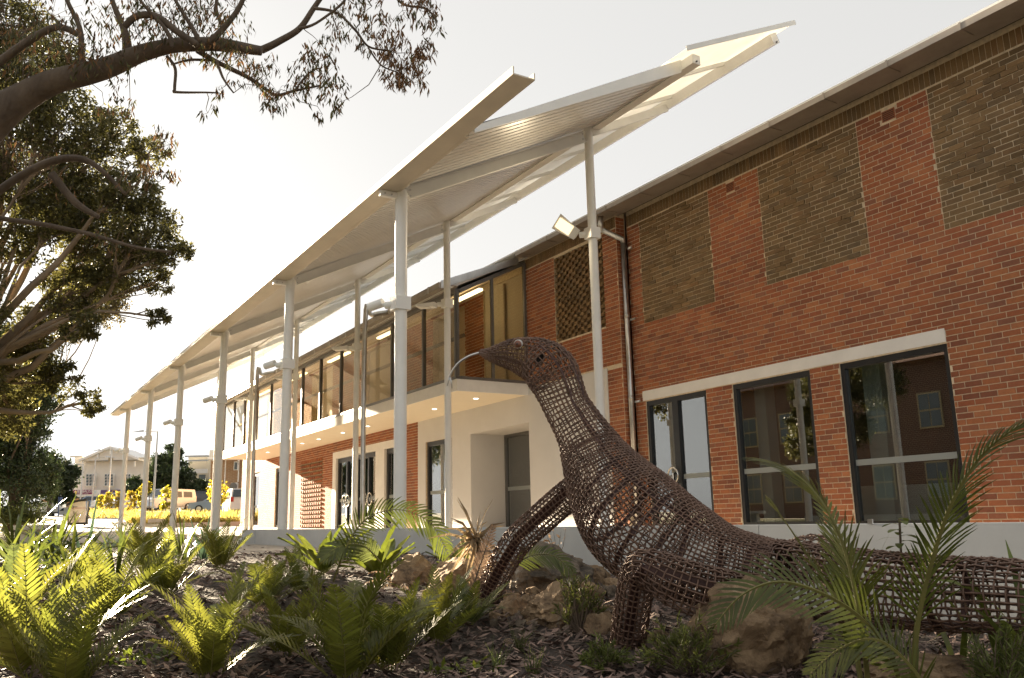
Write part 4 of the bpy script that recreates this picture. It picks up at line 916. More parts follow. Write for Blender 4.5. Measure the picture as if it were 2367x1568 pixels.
# ground cover seedlings and grass tufts
for a in [(340, 1545, 4.0), (310, 1560, 3.9), (1060, 1620, 3.6)]:
    q = at(*a); q.z = bedz(q); mb = MB()
    for k in range(60):
        p = q+Vector((ru(-.14, .14), ru(-.14, .14), ru(.005, .04))); d = (rvec()+Vector((0, 0, .2))).normalized(); s = ru(.012, .028); strip(mb, [p, p+d*s, p+d*s*2], [.004, s, .002], (Vector((0, 0, 1))+rvec()*.5))
    mb.build('weed', 'nest_leaf', label='small patch of round leaved green weeds in the mulch', cat='weed', group='weeds in the mulch', kind='stuff')
for a in [(1205, 1540, 4.0), (1150, 1600, 3.6), (1235, 1625, 3.5)]:
    q = at(*a); q.z = bedz(q); mb = MB()
    for k in range(40):
        d = (Vector((0, 0, 1))+rvec()*.5).normalized(); l = ru(.06, .14); p = q+rvec()*.02; strip(mb, [p, p+d*l*.5, p+d*l+rvec()*.02], [.003, .003, .0005], rvec())
    mb.build('grass_tuft', 'fern_dull', label='thin dark grass tuft in the leaf litter', cat='grass', group='grass tufts in the litter')
# ================================================================ trees
def leafcloud(mb, c, r, n, ln, wd, droop=0., flat=1., shell=.45):
    for k in range(n):
        v = rvec(); q = c+Vector((v.x, v.y, v.z*flat))*r*(shell+(1-shell)*rnd()**.5)
        d = (rvec()+Vector((0, 0, -droop))).normalized(); s = d.orthogonal().normalized(); s = (Matrix.Rotation(ru(0, 6.28), 3, d) @ s); l = ln*ru(.7, 1.25); w_ = wd*ru(.8, 1.2); i = len(mb.v)
        mb.v += [tuple(q), tuple(q+d*l*.45+s*w_*.5), tuple(q+d*l), tuple(q+d*l*.45-s*w_*.5)]; mb.f.append((i, i+1, i+2, i+3)); mb.mi.append(0)
def limb(mb, a, b, r0, r1, bend=.12, n=6, seg=7):
    a = Vector(a); b = Vector(b); L = (b-a).length; o = rvec()*L*bend; p = []; rr2 = []
    for i in range(seg):
        t = i/(seg-1); p.append(a.lerp(b, t)+o*math.sin(math.pi*t)+rvec()*L*.02*(0 < i < seg-1)); rr2.append(r0+(r1-r0)*t**.8)
    mb.tube(p, rr2, n, False); return p
def tree(name, lab, cat, foot, fork, blobs, leafm, barkm, per, ln, wd, rt, grp=None, clus=.32, droop=.2, twigs=True, flat=.9):
    """trunk from foot to fork, limbs to every blob (centre, radius), clusters of leaves through each blob"""
    foot = Vector(foot); fork = Vector(fork); t = thing(name, lab, cat, tuple(foot), grp); tk = MB(); lv = MB()
    limb(tk, foot-Vector((0, 0, .1)), fork, rt, rt*.6, .05, 10)
    for c, r in blobs:
        p = limb(tk, fork.lerp(foot, ru(0, .25)), c, rt*ru(.16, .36), rt*.05, .15, 6, 8)
        nc = max(5, int(per*(r/.8)**2))
        for k in range(nc):
            v = rvec(); q = c+Vector((v.x, v.y, v.z*flat))*r*(.35+.65*rnd()**.5); rc = r*clus*ru(.6, 1.2)
            if twigs and k % 4 == 0: limb(tk, p[-1].lerp(p[-3], rnd()), q, rt*.05, rt*.02, .1, 4, 4)
            leafcloud(lv, q, rc, 34, ln, wd, droop, .8, .1)
    tk.build('trunk', barkm, t, smooth=True); lv.build('crown', leafm, t, kind='stuff'); return t
def bl(rows, d, dd=1.2): return [(at(x, y, d+ru(-dd, dd)), r*d/FPX) for x, y, r in rows]
# dense tree filling the left edge
BIG = [(30, 60, 85), (115, 150, 80), (35, 215, 105), (150, 285, 90), (255, 310, 66), (345, 352, 48), (60, 400, 115), (195, 415, 105), (305, 440, 62), (130, 490, 95), (225, 535, 105), (335, 530, 76), (398, 585, 42), (285, 615, 84), (170, 670, 78), (365, 650, 38), (372, 735, 28), (95, 770, 80), (190, 755, 40), (35, 860, 80), (140, 880, 50), (205, 930, 36), (20, 960, 66), (40, 560, 60),
       (-120, 120, 140), (-130, 420, 130), (-110, 680, 110), (-260, 300, 150), (-200, 600, 110), (-330, 500, 110), (-350, 700, 95), (-470, 640, 110), (-580, 560, 120), (-90, 880, 80), (-260, 800, 60)]
tree('broadleaf_tree', 'large dense leafy tree with several pale leaning trunks beside the lawn', 'tree', tuple(dl(15.5, -10.6, -.02)), at(-60, 830, 15.5), bl(BIG, 15.5), 'tree_leaf', 'bark_pale', 165, .095, .034, .30, clus=.30)
tree('broadleaf_tree', 'added tall tree hidden behind the dense tree, its crown blocking the low sun', 'tree', tuple(dl(56, -31.5, .55)), (-60.5, 3.2, 9), [(Vector((-62+ru(-1, 1), 5.2+ru(-1.2, 1.2), z)), 1.5) for z in (13.8, 14.8, 15.6, 16.4, 17.2, 15.2, 16)], 'tree_leaf', 'bark_pale', 14, .24, .10, .22)  # made-up tree, keeps a stripe of sun off the upper brick wall
# dark trees lower left
tree('evergreen_tree', 'dark shadowed evergreen tree behind the lawn beside the map board', 'tree', tuple(dl(44, -25.5, .3)), at(30, 1110, 44), bl([(20, 1010, 80), (60, 1080, 70), (20, 1130, 75), (90, 1130, 48), (-60, 1050, 90), (70, 1000, 40), (110, 1090, 30), (10, 930, 90), (-60, 900, 100), (60, 880, 70), (-20, 820, 90), (70, 960, 60), (100, 920, 42), (-120, 980, 100), (50, 800, 55), (-90, 780, 80)], 44, 1.5), 'conifer_leaf', 'bark', 30, .2, .08, .35)  # upper crown added, hidden by the dense tree, to shade the concrete wall
tree('broadleaf_tree', 'dark round street tree left of the white gabled shop', 'tree', tuple(dl(104, -55.5, 2.0)), at(125, 1130, 104), bl([(120, 1085, 40), (150, 1105, 32), (100, 1120, 36), (140, 1140, 28), (160, 1090, 18)], 104, 2), 'conifer_leaf', 'bark', 11, .5, .22, .3)
tree('conifer_tree', 'tall dark pointed tree in front of the shops across the street', 'tree', tuple(dl(100, -38.9, 1.85)), at(385, 1140, 100), bl([(398, 1050, 22), (385, 1075, 34), (405, 1090, 34), (370, 1105, 32), (400, 1125, 34), (350, 1120, 26)], 100, 2), 'conifer_leaf', 'bark', 13, .42, .18, .3)
tree('broadleaf_tree', 'dark rounded tree beside the pointed tree across the street', 'tree', tuple(dl(98, -36.2, 1.8)), at(440, 1160, 98), bl([(440, 1115, 26), (425, 1135, 26), (458, 1130, 24), (440, 1150, 22)], 98, 2), 'conifer_leaf', 'bark', 12, .42, .18, .25)
tree('broadleaf_tree', 'small dark tree before the white gabled shop downpipe', 'tree', tuple(dl(99, -43, 1.85)), at(318, 1160, 99), bl([(312, 1115, 18), (325, 1128, 20), (305, 1132, 18)], 99, 1), 'conifer_leaf', 'bark', 12, .42, .18, .2)
q = thing('grass_clump', 'dark shaggy grass mound at the edge of the lawn under the evergreen', 'grass', tuple(at(40, 1205, 42))); mb = MB(); c = at(40, 1208, 42)
for k in range(900):
    d = (Vector((0, 0, 1))+rvec()*1.1).normalized(); p = c+Vector((ru(-.9, .9), ru(-.9, .9), 0)); l = ru(.5, 1.3); strip(mb, [p, p+d*l*.6, p+d*l-Vector((0, 0, .15))], [.04, .035, .005], rvec())
mb.build('blades', 'fern_dull', q, kind='stuff')
# gum tree whose limb reaches in overhead
gum = thing('gum_tree', 'grey barked gum tree with a long overhead limb and drooping narrow leaves', 'tree', tuple(dl(7.2, -7.6, -.1)))
tk = MB(); D0 = 6.0
def limbp(rows, dv=0., n=7):
    p = cr([(*at(x, y, D0+dv), r*(D0+dv)/FPX) for x, y, r in rows], 6); p = [(a+.012*noise.noise(Vector((a*4, b*4, c*4))), b, c+.012*noise.noise(Vector((c*4, a*4, 5))), r) for a, b, c, r in p]
    tk.tube([q[:3] for q in p], [max(.0015, q[3]) for q in p], n); return [Vector(q[:3]) for q in p]
f0 = dl(7.2, -7.6, -.15); tk.tube([f0, f0+Vector((0, 0, 1.8)), at(-700, 900, 6.9), at(-330, 560, 6.4), at(-150, 390, 6.1), at(-60, 322, 6.0)], [.36, .30, .27, .22, .17, .145], 14)
main = limbp([(-62, 323, 46), (0, 262, 40), (60, 222, 33), (130, 190, 28), (200, 172, 26), (262, 152, 24), (330, 122, 20), (400, 106, 17), (470, 103, 16), (540, 108, 14), (604, 117, 11)], n=12)
subs = [[(604, 117, 9), (640, 100, 8), (690, 68, 7), (725, 20, 6), (760, -30, 5)], [(186, 180, 8), (188, 120, 7), (183, 60, 6), (155, 0, 5), (140, -40, 4)], [(296, 135, 12), (292, 90, 10), (284, 60, 8), (262, 10, 6), (250, -30, 5)], [(288, 62, 8), (318, 38, 8), (362, 40, 8), (410, 75, 8), (455, 105, 8)], [(480, 103, 8), (515, 68, 7), (548, 25, 6), (570, -20, 5)], [(462, 100, 6), (440, 60, 5), (410, 10, 4), (390, -30, 4)], [(398, 112, 5), (384, 70, 5), (330, 10, 4), (310, -30, 4)], [(515, 66, 5), (500, 20, 4), (505, -20, 4)],
        [(455, 118, 6), (500, 142, 6), (570, 178, 5), (612, 208, 4), (640, 222, 3.5), (680, 212, 3), (740, 200, 2)], [(680, 212, 2.5), (710, 175, 2), (735, 160, 1.5)], [(385, 130, 4), (405, 160, 4), (404, 205, 4), (410, 212, 3.5), (505, 216, 2)], [(500, 142, 4), (515, 180, 3), (540, 215, 2)], [(490, 140, 3), (440, 138, 3), (395, 150, 2)], [(690, 68, 4), (730, 55, 3), (790, 10, 3), (800, -20, 3)], [(725, 20, 4), (780, 30, 3), (820, 70, 3), (850, 110, 2.5), (900, 118, 2)], [(-20, 160, 10), (60, 100, 9), (130, 62, 8), (180, 80, 7)], [(900, -30, 4), (930, 10, 3), (985, 20, 2.5), (1010, 50, 2)], [(850, 110, 2), (880, 150, 2), (915, 165, 1.5)], [(600, 205, 2), (625, 240, 1.5)]]
br = [limbp(s, ru(-.25, .25), 6) for s in subs]
low = [[(-40, 470, 10), (60, 400, 9), (120, 372, 9), (190, 370, 8), (240, 400, 6), (290, 450, 4)], [(-20, 500, 6), (80, 515, 6), (190, 535, 5), (300, 570, 4), (395, 583, 3)], [(120, 400, 10), (170, 465, 9), (228, 500, 6)]]
bl2 = [limbp(s, .6, 6) for s in low]
tk.build('trunk', 'bark', gum, smooth=True)
lv = MB(); lb = MB(); tw = MB()
def spray(M_, x, y, r, n, dv=0., brown=.5):
    c = at(x, y, D0+dv+ru(-.3, .3)); R_ = r*D0/FPX
    near = min((p for b_ in (bl2 if dv > .3 else br+[main]) for p in b_), key=lambda q: (q-c).length)
    L_ = (near-c).length; tw.tube([near, near.lerp(c, .35)+rvec()*L_*.12, near.lerp(c, .7)+rvec()*L_*.12, c], [.0035, .003, .0022, .0015], 4, False)
    for k in range(max(2, n//9)):
        e = c+rvec()*R_*1.35; m_ = c.lerp(e, .4)+rvec()*.03; tw.tube([c, m_, e], [.0018, .0013, .0008], 3, False)
        for j in range(14):
            q = m_.lerp(e, ru(.1, 1))+rvec()*R_*.4; d = (rvec()*.6+Vector((0, 0, -1.0))).normalized(); l = ru(.036, .075); s = d.cross(rvec()).normalized(); w_ = l*ru(.16, .26); T = lb if rnd() < brown else lv; i = len(T.v)
            T.v += [tuple(q), tuple(q+d*l*.4+s*w_*.5), tuple(q+d*l), tuple(q+d*l*.4-s*w_*.5)]; T.f.append((i, i+1, i+2, i+3)); T.mi.append(0)
for a in [(10, 30, 60, 150), (60, 70, 60, 130), (120, 40, 60, 130), (175, 95, 45, 100), (60, 140, 50, 90), (215, 130, 40, 70), (260, 30, 40, 70), (320, 80, 50, 100), (345, 20, 55, 120), (400, 45, 55, 130), (450, 20, 50, 120), (375, 110, 40, 60), (430, 85, 45, 90), (490, 60, 45, 90), (520, 95, 40, 80), (560, 125, 42, 100), (590, 155, 36, 80), (545, 20, 40, 60), (480, 150, 30, 40), (520, 200, 25, 30), (270, 120, 30, 40),
          (615, 180, 30, 50), (640, 215, 32, 70), (610, 230, 25, 40), (690, 180, 30, 60), (720, 140, 36, 80), (735, 165, 34, 80), (760, 195, 30, 70), (700, 210, 28, 60), (790, 235, 22, 30), (745, 265, 12, 10), (480, 262, 18, 14), (300, 245, 22, 30), (265, 205, 30, 40), (240, 240, 20, 24),
          (770, 70, 30, 50), (800, 20, 34, 60), (845, 40, 30, 40), (860, 15, 30, 40), (740, 100, 20, 20), (830, 110, 22, 30), (960, 10, 30, 60), (1000, 45, 24, 50), (930, 25, 20, 30)]: spray(lb, *a, brown=.45)
for a in [(880, 90, 30, 60), (905, 125, 42, 130), (940, 150, 40, 120), (970, 135, 30, 90), (950, 190, 28, 70), (925, 200, 22, 40), (985, 110, 22, 50), (895, 150, 24, 40), (970, 25, 30, 50), (880, 20, 30, 40)]: spray(lb, *a, brown=.9)
for a in [(370, 310, 22, 40), (395, 335, 24, 50), (350, 385, 24, 40), (385, 400, 22, 40), (40, 330, 60, 60), (120, 420, 60, 60), (230, 560, 50, 40), (300, 400, 40, 40)]: spray(lb, *a, dv=.6, brown=.6)
tw.build('twigs', 'twig', gum, kind='stuff'); lv.build('foliage', 'gum_leaf', gum, kind='stuff'); lb.build('foliage', 'gum_brown', gum, kind='stuff')

# ================================================================ beyond the plaza
def far(x, y, d): return at(x, y, d)
K = lambda x, y: ((100+x/2.63)/1.7312, (1700+y/2.63)/1.7312)      # survey enlargement of the street
def fq(mb, x0, y0, x1, y1, d, th=.3, off=0):                       # upright slab facing the plaza, th metres deep
    a = at(*K(x0, y1), d); b = at(*K(x1, y1), d); c = at(*K(x0, y0), d); zt = c.z; zb_ = min(a.z, b.z)
    a = Vector((a.x, a.y, zb_))-HF*off; b = Vector((b.x, b.y, zb_))-HF*off; t = HF*th; up = Vector((0, 0, zt-zb_))
    mb.hexa([a, b, b+t, a+t, a+up, b+up, b+t+up, a+t+up]); return mb
def words(txt, x, y, hpx, d, m_, par, off=.12, wide=1.):
    cu = bpy.data.curves.new('lettering', 'FONT'); cu.body = txt; cu.size = hpx*1.38/2.63/1.7312*d/FPX; cu.extrude = .01
    tmp = bpy.data.objects.new('lettering_source', cu); COL.objects.link(tmp); dg = bpy.context.evaluated_depsgraph_get(); me = bpy.data.meshes.new_from_object(tmp.evaluated_get(dg)); bpy.data.objects.remove(tmp)
    me.materials.clear(); me.materials.append(MATS[m_]); p = at(*K(x, y), d)-HF*off
    rot = Matrix((HR, Vector((0, 0, 1)), -HF)).transposed().to_4x4()
    return obj('lettering', me, par, mtx=par.matrix_basis.inverted() @ Matrix.Translation(p) @ rot @ Matrix.Diagonal((wide, 1, 1, 1)) if par.parent is None else Matrix.Translation(p) @ rot @ Matrix.Diagonal((wide, 1, 1, 1)))
# white gabled shop
D1 = 135; sh = thing('gabled_shop', 'white two storey shop with gabled front and purple sign boards', 'building', tuple(at(*K(890, 860), D1)))
m = MB(); fq(m, 600, 380, 1190, 900, D1, 8); m.build('wall', 'house_white', sh)
a, b, c = at(*K(600, 382), D1), at(*K(1190, 382), D1), at(*K(905, 248), D1); b.z = a.z; mm = (a+b)/2; c = Vector((mm.x, mm.y, c.z)); t = HF*8
m = MB(); n0 = len(m.v); m.v = [tuple(q) for q in (a, b, c, a+t, b+t, c+t)]; m.f = [(0, 1, 2), (3, 5, 4)]; m.mi = [0, 0]; m.build('gable', 'house_white', sh)
m = MB()
for s in (a, b):
    e = s+(s-c)*.06-HF*.5; tp = c-HF*.5; m.hexa([e, tp, tp+HF*9, e+HF*9, e+Vector((0, 0, .35)), tp+Vector((0, 0, .35)), tp+HF*9+Vector((0, 0, .35)), e+HF*9+Vector((0, 0, .35))])
rf = m.build('roof', 'sign_white', sh)
for x, y in ((612, 400), (770, 330), (905, 275), (1035, 335), (1160, 405)): m = MB(); fq(m, x-6, y-20, x+6, y+35, D1, .25, .35); m.build('bracket', 'sign_white', rf)
m = MB(); fq(m, 878, 338, 930, 388, D1, .1, .08); vo = m.build('gable_vent', 'cream_paint', sh)
for k in range(6): m = MB(); fq(m, 880, 342+k*7.5, 928, 346+k*7.5, D1, .05, .14); m.build('louvre', 'mortar_brown', vo)
for x0, x1 in ((640, 740), (835, 930), (1025, 1112)):
    m = MB(); fq(m, x0, 515, x1, 648, D1, .1, .05); wo_ = m.build('window', 'sign_white', sh)
    w3 = (x1-x0)/3
    for i in range(3):
        for j in range(4): m = MB(); fq(m, x0+i*w3+6, 522+j*31, x0+(i+1)*w3-6, 522+j*31+25, D1, .05, .08); m.build('pane', 'window_dark', wo_)
    m = MB(); fq(m, x0-8, 648, x1+8, 655, D1, .2, .15); m.build('sill', 'cream_paint', wo_)
m = MB(); fq(m, 480, 336, 598, 900, D1, 8); m.build('side_wing', 'house_white', sh); m = MB(); fq(m, 1192, 352, 1395, 900, D1, 8); m.build('side_wing', 'house_white', sh)
m = MB(); fq(m, 476, 330, 606, 340, D1, .5, .1); fq(m, 1186, 346, 1400, 356, D1, .5, .1); m.build('parapet_cap', 'cream_paint', sh)
m = MB(); fq(m, 470, 570, 512, 648, D1, .1, .06); m.build('window', 'window_dark', sh)
m = MB(); fq(m, 480, 742, 1395, 905, D1, .2, .05); m.build('shopfront', 'interior_dark', sh)
m = MB(); fq(m, 545, 690, 746, 738, D1, .1, 1.2); o = m.build('sign_board', 'purple_sign', sh); words('HERBALIST', 568, 720, 30, D1, 'sign_white', o, 1.26, .93); words('Naturopathy & Clinic   Pharmacy', 572, 734, 9, D1, 'sign_white', o, 1.26, .8)
m = MB(); fq(m, 748, 690, 830, 738, D1, .1, 1.2); m.build('sign_board', 'sign_white', sh); m = MB(); fq(m, 756, 696, 790, 732, D1, .04, 1.25); m.build('sign_picture', 'cabinet', sh)
m = MB(); fq(m, 832, 690, 1092, 738, D1, .1, 1.2); o = m.build('sign_board', 'violet_sign', sh); words('FLO', 895, 726, 36, D1, 'gold_paint', o, 1.26, 1.15)
m = MB(); fq(m, 540, 739, 1395, 744, D1, 1.3, 1.25); m.build('awning', 'house_white', sh)
# cream building and music shop sign to its right
D2 = 128; cb = thing('cream_building', 'cream flat roofed building with a grey parapet and red shop sign', 'building', tuple(at(*K(1800, 870), D2)))
m = MB(); fq(m, 1690, 330, 1922, 900, D2, 8); m.build('wall', 'cream_paint', cb); m = MB(); fq(m, 1684, 325, 1926, 335, D2, .6, .15); fq(m, 1690, 372, 1922, 382, D2, .3, .1); m.build('cornice', 'concrete', cb)
m = MB(); fq(m, 1690, 470, 1920, 510, D2, .3, .2); m.build('hood', 'house_white', cb); m = MB(); fq(m, 1825, 525, 1895, 640, D2, .1, .06); m.build('window', 'window_dark', cb)
m = MB(); fq(m, 1690, 758, 1925, 806, D2, .2, 1.); o = m.build('sign_board', 'red_sign', cb); words('M', 1704, 796, 30, D2, 'gold_paint', o, 1.06, 1.2); words('usic', 1742, 794, 16, D2, 'sign_white', o, 1.06); words('boo', 1846, 796, 28, D2, 'sign_white', o, 1.06, 1.1)
m = MB(); fq(m, 1690, 808, 1925, 900, D2, .2, .1); m.build('shopfront', 'interior_dark', cb)
m = MB(); fq(m, 1856, 654, 1908, 722, D2, .1, 1.4); o = m.build('hanging_sign', 'violet_sign', cb); words('TTs', 1866, 686, 16, D2, 'sign_white', o, 1.46)
# brick side building with air conditioner
D3 = 72; sb = thing('side_building', 'tan brick building end with air conditioner unit beyond the gallery', 'building', tuple(at(*K(2150, 900), D3)))
m = MB(); fq(m, 1928, 352, 2560, 930, D3, 9); m.build('wall', 'side_brick', sb); m = MB(); fq(m, 1924, 342, 2560, 353, D3, 9.2, .1); m.build('parapet_cap', 'sign_white', sb)
m = MB(); fq(m, 2196, 388, 2240, 478, D3, .1, .05); wo_ = m.build('window', 'sign_white', sb); m = MB(); fq(m, 2203, 394, 2233, 472, D3, .05, .08); m.build('pane', 'window_dark', wo_)
m = MB(); fq(m, 2240, 372, 2250, 600, D3, .08, .12); fq(m, 2240, 372, 2262, 380, D3, .08, .13); m.build('pipe', 'sign_white', sb); m = MB(); fq(m, 2098, 345, 2106, 640, D3, .08, .12); m.build('pipe', 'sign_white', sb)
m = MB(); fq(m, 2186, 612, 2246, 692, D3, .35, .45); ac = m.build('air_conditioner', 'sign_white', sb); m = MB(); p = at(*K(2210, 652), D3)-HF*.46; m.tube([p, p-HF*.02], .32, 16); m.build('fan_grille', 'grey_frame', ac)
m = MB(); fq(m, 2186, 708, 2232, 755, D3, .1, .08); g_ = m.build('grille', 'sign_white', sb)
for i in range(4):
    for j in range(3): m = MB(); fq(m, 2190+i*11, 712+j*15, 2198+i*11, 723+j*15, D3, .05, .11); m.build('pane', 'window_dark', g_)
m = MB(); fq(m, 1938, 266, 1996, 345, D3+3, 2); m.build('roof_unit', 'cabinet', sb)
mu = MB(); fq(mu, 160, 785, 560, 890, 118, .3); mu.build('painted_wall', 'mural', label='low orange brown wall behind the parked ute', cat='wall')

# map board
D4 = 50; sg = thing('map_board', 'upright map board with dark curved frame and cream map panel on the path', 'sign', tuple(at(*K(545, 1052), D4)))
m = MB(); fq(m, 444, 845, 462, 1048, D4, .15, .03); fq(m, 636, 800, 652, 1048, D4, .15, .03)
c0 = [at(*K(x, y), D4)-HF*.03 for x, y in ((444, 850), (480, 828), (530, 808), (590, 796), (652, 792))]
for a, b in zip(c0, c0[1:]): m.bar(a, b, .15, .12)
fq(m, 444, 1032, 652, 1050, D4, .2, .05); m.build('frame', 'ink', sg)
a = [at(*K(x, y), D4) for x, y in ((462, 1034), (636, 1034), (636, 802), (590, 806), (530, 818), (480, 838), (462, 850))]; m = MB(); m.prism([tuple(q-a[0]) for q in a], a[0]-HF*.02, a[0]+HF*.05); pn = m.build('panel', 'sign_panel', sg)
m = MB(); fq(m, 463, 852, 635, 884, D4, .02, .04); m.build('title_strip', 'sign_pink', pn)
words('Q', 488, 878, 24, D4, 'ink', pn, .07, 1.2); words('QUAD', 516, 870, 8, D4, 'ink', pn, .07, 1.3)
mp = MB(); rs = random.Random(5)
for k in range(26):
    x, y = rs.uniform(475, 560), rs.uniform(895, 1020); pts = [at(*K(x, y), D4)-HF*.035]
    for j in range(5): x = min(632, max(466, x+rs.uniform(-8, 24))); y = min(1026, max(890, y+rs.uniform(-22, 22))); pts.append(at(*K(x, y), D4)-HF*.035)
    mp.tube(pts, .004, 3, False)
mp.build('map_lines', 'twig', pn)
for x in (470, 615): m = MB(); fq(m, x, 1046, x+14, 1062, D4, .1, 0); m.build('foot', 'ink', sg)
# seats, planter walls, concrete block
def block(name, lab, cat, rows, m_='concrete_warm', grp=None):
    t = thing(name, lab, cat, tuple(at(*K(rows[0][0], rows[0][3]), rows[0][4])), grp)
    for nm, *r in [(q[6] if len(q) > 6 else 'slab', *q[:6]) for q in rows]: m = MB(); fq(m, r[0], r[1], r[2], r[3], r[4], r[5]); m.build(nm, m_, t)
block('planter', 'long low concrete planter edge holding yellow grasses', 'planter', [(1480, 1036, 2268, 1118, 45, .25, 'front_wall'), (1478, 1034, 1496, 1112, 44.8, 6, 'side_wall')])
block('bench', 'pale concrete bench cantilevered from the planter corner', 'bench', [(1292, 992, 1530, 1026, 46, .6, 'seat'), (1420, 1027, 1530, 1104, 46.1, .5, 'leg')])
block('bench', 'small pale concrete bench beside the path, nearer the map board', 'bench', [(783, 912, 890, 938, 58, .6, 'seat'), (812, 939, 890, 975, 58.1, .5, 'leg')])
block('bench', 'middle pale concrete bench between two yellow saplings', 'bench', [(983, 936, 1060, 962, 54, .6, 'seat'), (1045, 940, 1130, 1008, 54.1, .5, 'leg')])
block('bench', 'farthest low concrete bench behind the map board', 'bench', [(655, 918, 735, 940, 62, .6, 'seat'), (668, 941, 735, 972, 62.1, .5, 'leg')])
t = thing('concrete_block_seat', 'square grey concrete block seat beside the lawn behind the flax', 'bench', tuple(at(85, 1256, 17.5))); a = at(49, 1260, 17.5)
m = MB(); p0 = at(50, 1258, 17.5); m.obox(at(78, 1240, 17.7), HR*.26, HF*.2, Vector((0, 0, .2))); m.build('leg', 'concrete', t); m = MB(); m.obox(at(84, 1219, 17.6), HR*.36, HF*.28, Vector((0, 0, .045))); m.build('top', 'concrete', t)
# grasses in the planter
mb = MB()
for k in range(2600):
    x = ru(1080, 2262); d = ru(45.6, 60); y0 = 1030-(d-45)*4.2; p = at(*K(x if x > 1500 or d > 47 else 1500+rnd()*700, y0), d); p.z -= .1
    l = ru(.5, .95); c = ru(0, 6.28)
    for j in range(2):
        dd = (Vector((0, 0, 1))+rvec()*.75).normalized(); strip(mb, [p, p+dd*l*.55, p+dd*l-Vector((0, 0, l*.2))], [.05, .04, .006], rvec())
for k in range(700):
    x = ru(700, 1200); d = ru(52, 66); p = at(*K(x, 985-(d-52)*4), d); l = ru(.4, .8); dd = (Vector((0, 0, 1))+rvec()*.75).normalized(); strip(mb, [p, p+dd*l*.55, p+dd*l-Vector((0, 0, l*.2))], [.05, .04, .006], rvec())
mb.build('ornamental_grass', 'straw_grass', kind='stuff', label='sunlit straw yellow ornamental grasses filling the planters', cat='grass')
# young street trees with yellow green leaves
def sapling(x, yt, yb, hw, d, yf, lab, grp):
    c = at(*K(x, (yt+yb)/2), d); f = at(*K(x, yf), d); r = hw/2.63/1.7312*d/FPX; H_ = (yb-yt)/2/2.63/1.7312*d/FPX; t = thing('sapling', lab, 'tree', tuple(f), grp); tk = MB(); lv = MB()
    tk.tube([f, f.lerp(c, .5)+RT*.02, c+Vector((0, 0, H_*.6))], [.035, .03, .01], 6)
    for k in range(34):
        v = rvec(); q = c+HR*v.x*r*.8+HF*v.y*r*.8+Vector((0, 0, v.z*H_*.9)); limb(tk, c.lerp(f, ru(0, .2)), q, .012, .004, .1, 3, 3); leafcloud(lv, q, r*.32, 11, .17, .11, .5, 1., .1)
    tk.build('trunk', 'bark', t); lv.build('crown', 'yellow_leaf', t, kind='stuff')
for a in [(800, 730, 880, 42, 66, 915), (878, 712, 880, 48, 64, 920), (985, 712, 872, 42, 62, 920), (1115, 690, 900, 54, 58, 930), (1222, 618, 880, 42, 60, 930), (1305, 606, 700, 26, 62, 920), (1480, 648, 900, 62, 55, 960)]:
    sapling(*a, 'slim sapling with glowing yellow leaves along the planters', 'yellow saplings along the planters')
sapling(2030, 556, 830, 112, 50, 1010, 'largest yellow leaved sapling, nearest the gallery end wall', None)
# street lamps
def lamp(x, yt, yb, d, side, arm, lab, grp):
    f = at(*K(x, yb), d); tp = at(*K(x, yt), d); tp = Vector((f.x, f.y, tp.z)); t = thing('street_lamp', lab, 'street lamp', tuple(f), grp)
    MB().tube([f, tp], [.09, .055], 8).build('pole', 'galv', t)
    e = tp+HR*side*arm; MB().tube([tp-Vector((0, 0, .05)), tp.lerp(e, .5)+Vector((0, 0, .03))], .035, 6).build('arm', 'galv', t)
    m = MB(); mid = tp+HR*side*arm*.55; m.hexa([mid-HF*.12, e-HF*.05-Vector((0, 0, .04)), e+HF*.05-Vector((0, 0, .04)), mid+HF*.12, mid-HF*.1+Vector((0, 0, .14)), e-HF*.04, e+HF*.04, mid+HF*.1+Vector((0, 0, .14))]); m.build('head', 'galv', t)
for a in [(575, 410, 880, 92, -1, 1.6), (703, 338, 880, 84, 1, 1.9), (868, 256, 880, 78, -1, 1.7), (1345, 52, 890, 66, -1, 2.0)]:
    lamp(*a, 'tall slim grey street lamp with a single flat arm', 'street lamps beside the car park')
t = thing('street_sign', 'small blue square sign on a dark pole behind the parked ute', 'sign', tuple(at(*K(352, 970), 100)))
f = at(*K(350, 970), 100); MB().tube([f, at(*K(356, 760), 100)], .06, 6).build('pole', 'blue_sign', t); m = MB(); fq(m, 362, 762, 392, 806, 100, .05); m.build('plate', 'blue_sign', t)
t = thing('street_sign', 'small yellow topped sign post in front of the herbalist shop', 'sign', tuple(at(*K(520, 830), 115))); MB().tube([at(*K(518, 840), 115), at(*K(524, 700), 115)], .06, 6).build('pole', 'galv', t); m = MB(); fq(m, 526, 700, 540, 740, 115, .05); m.build('plate', 'gold_paint', t)

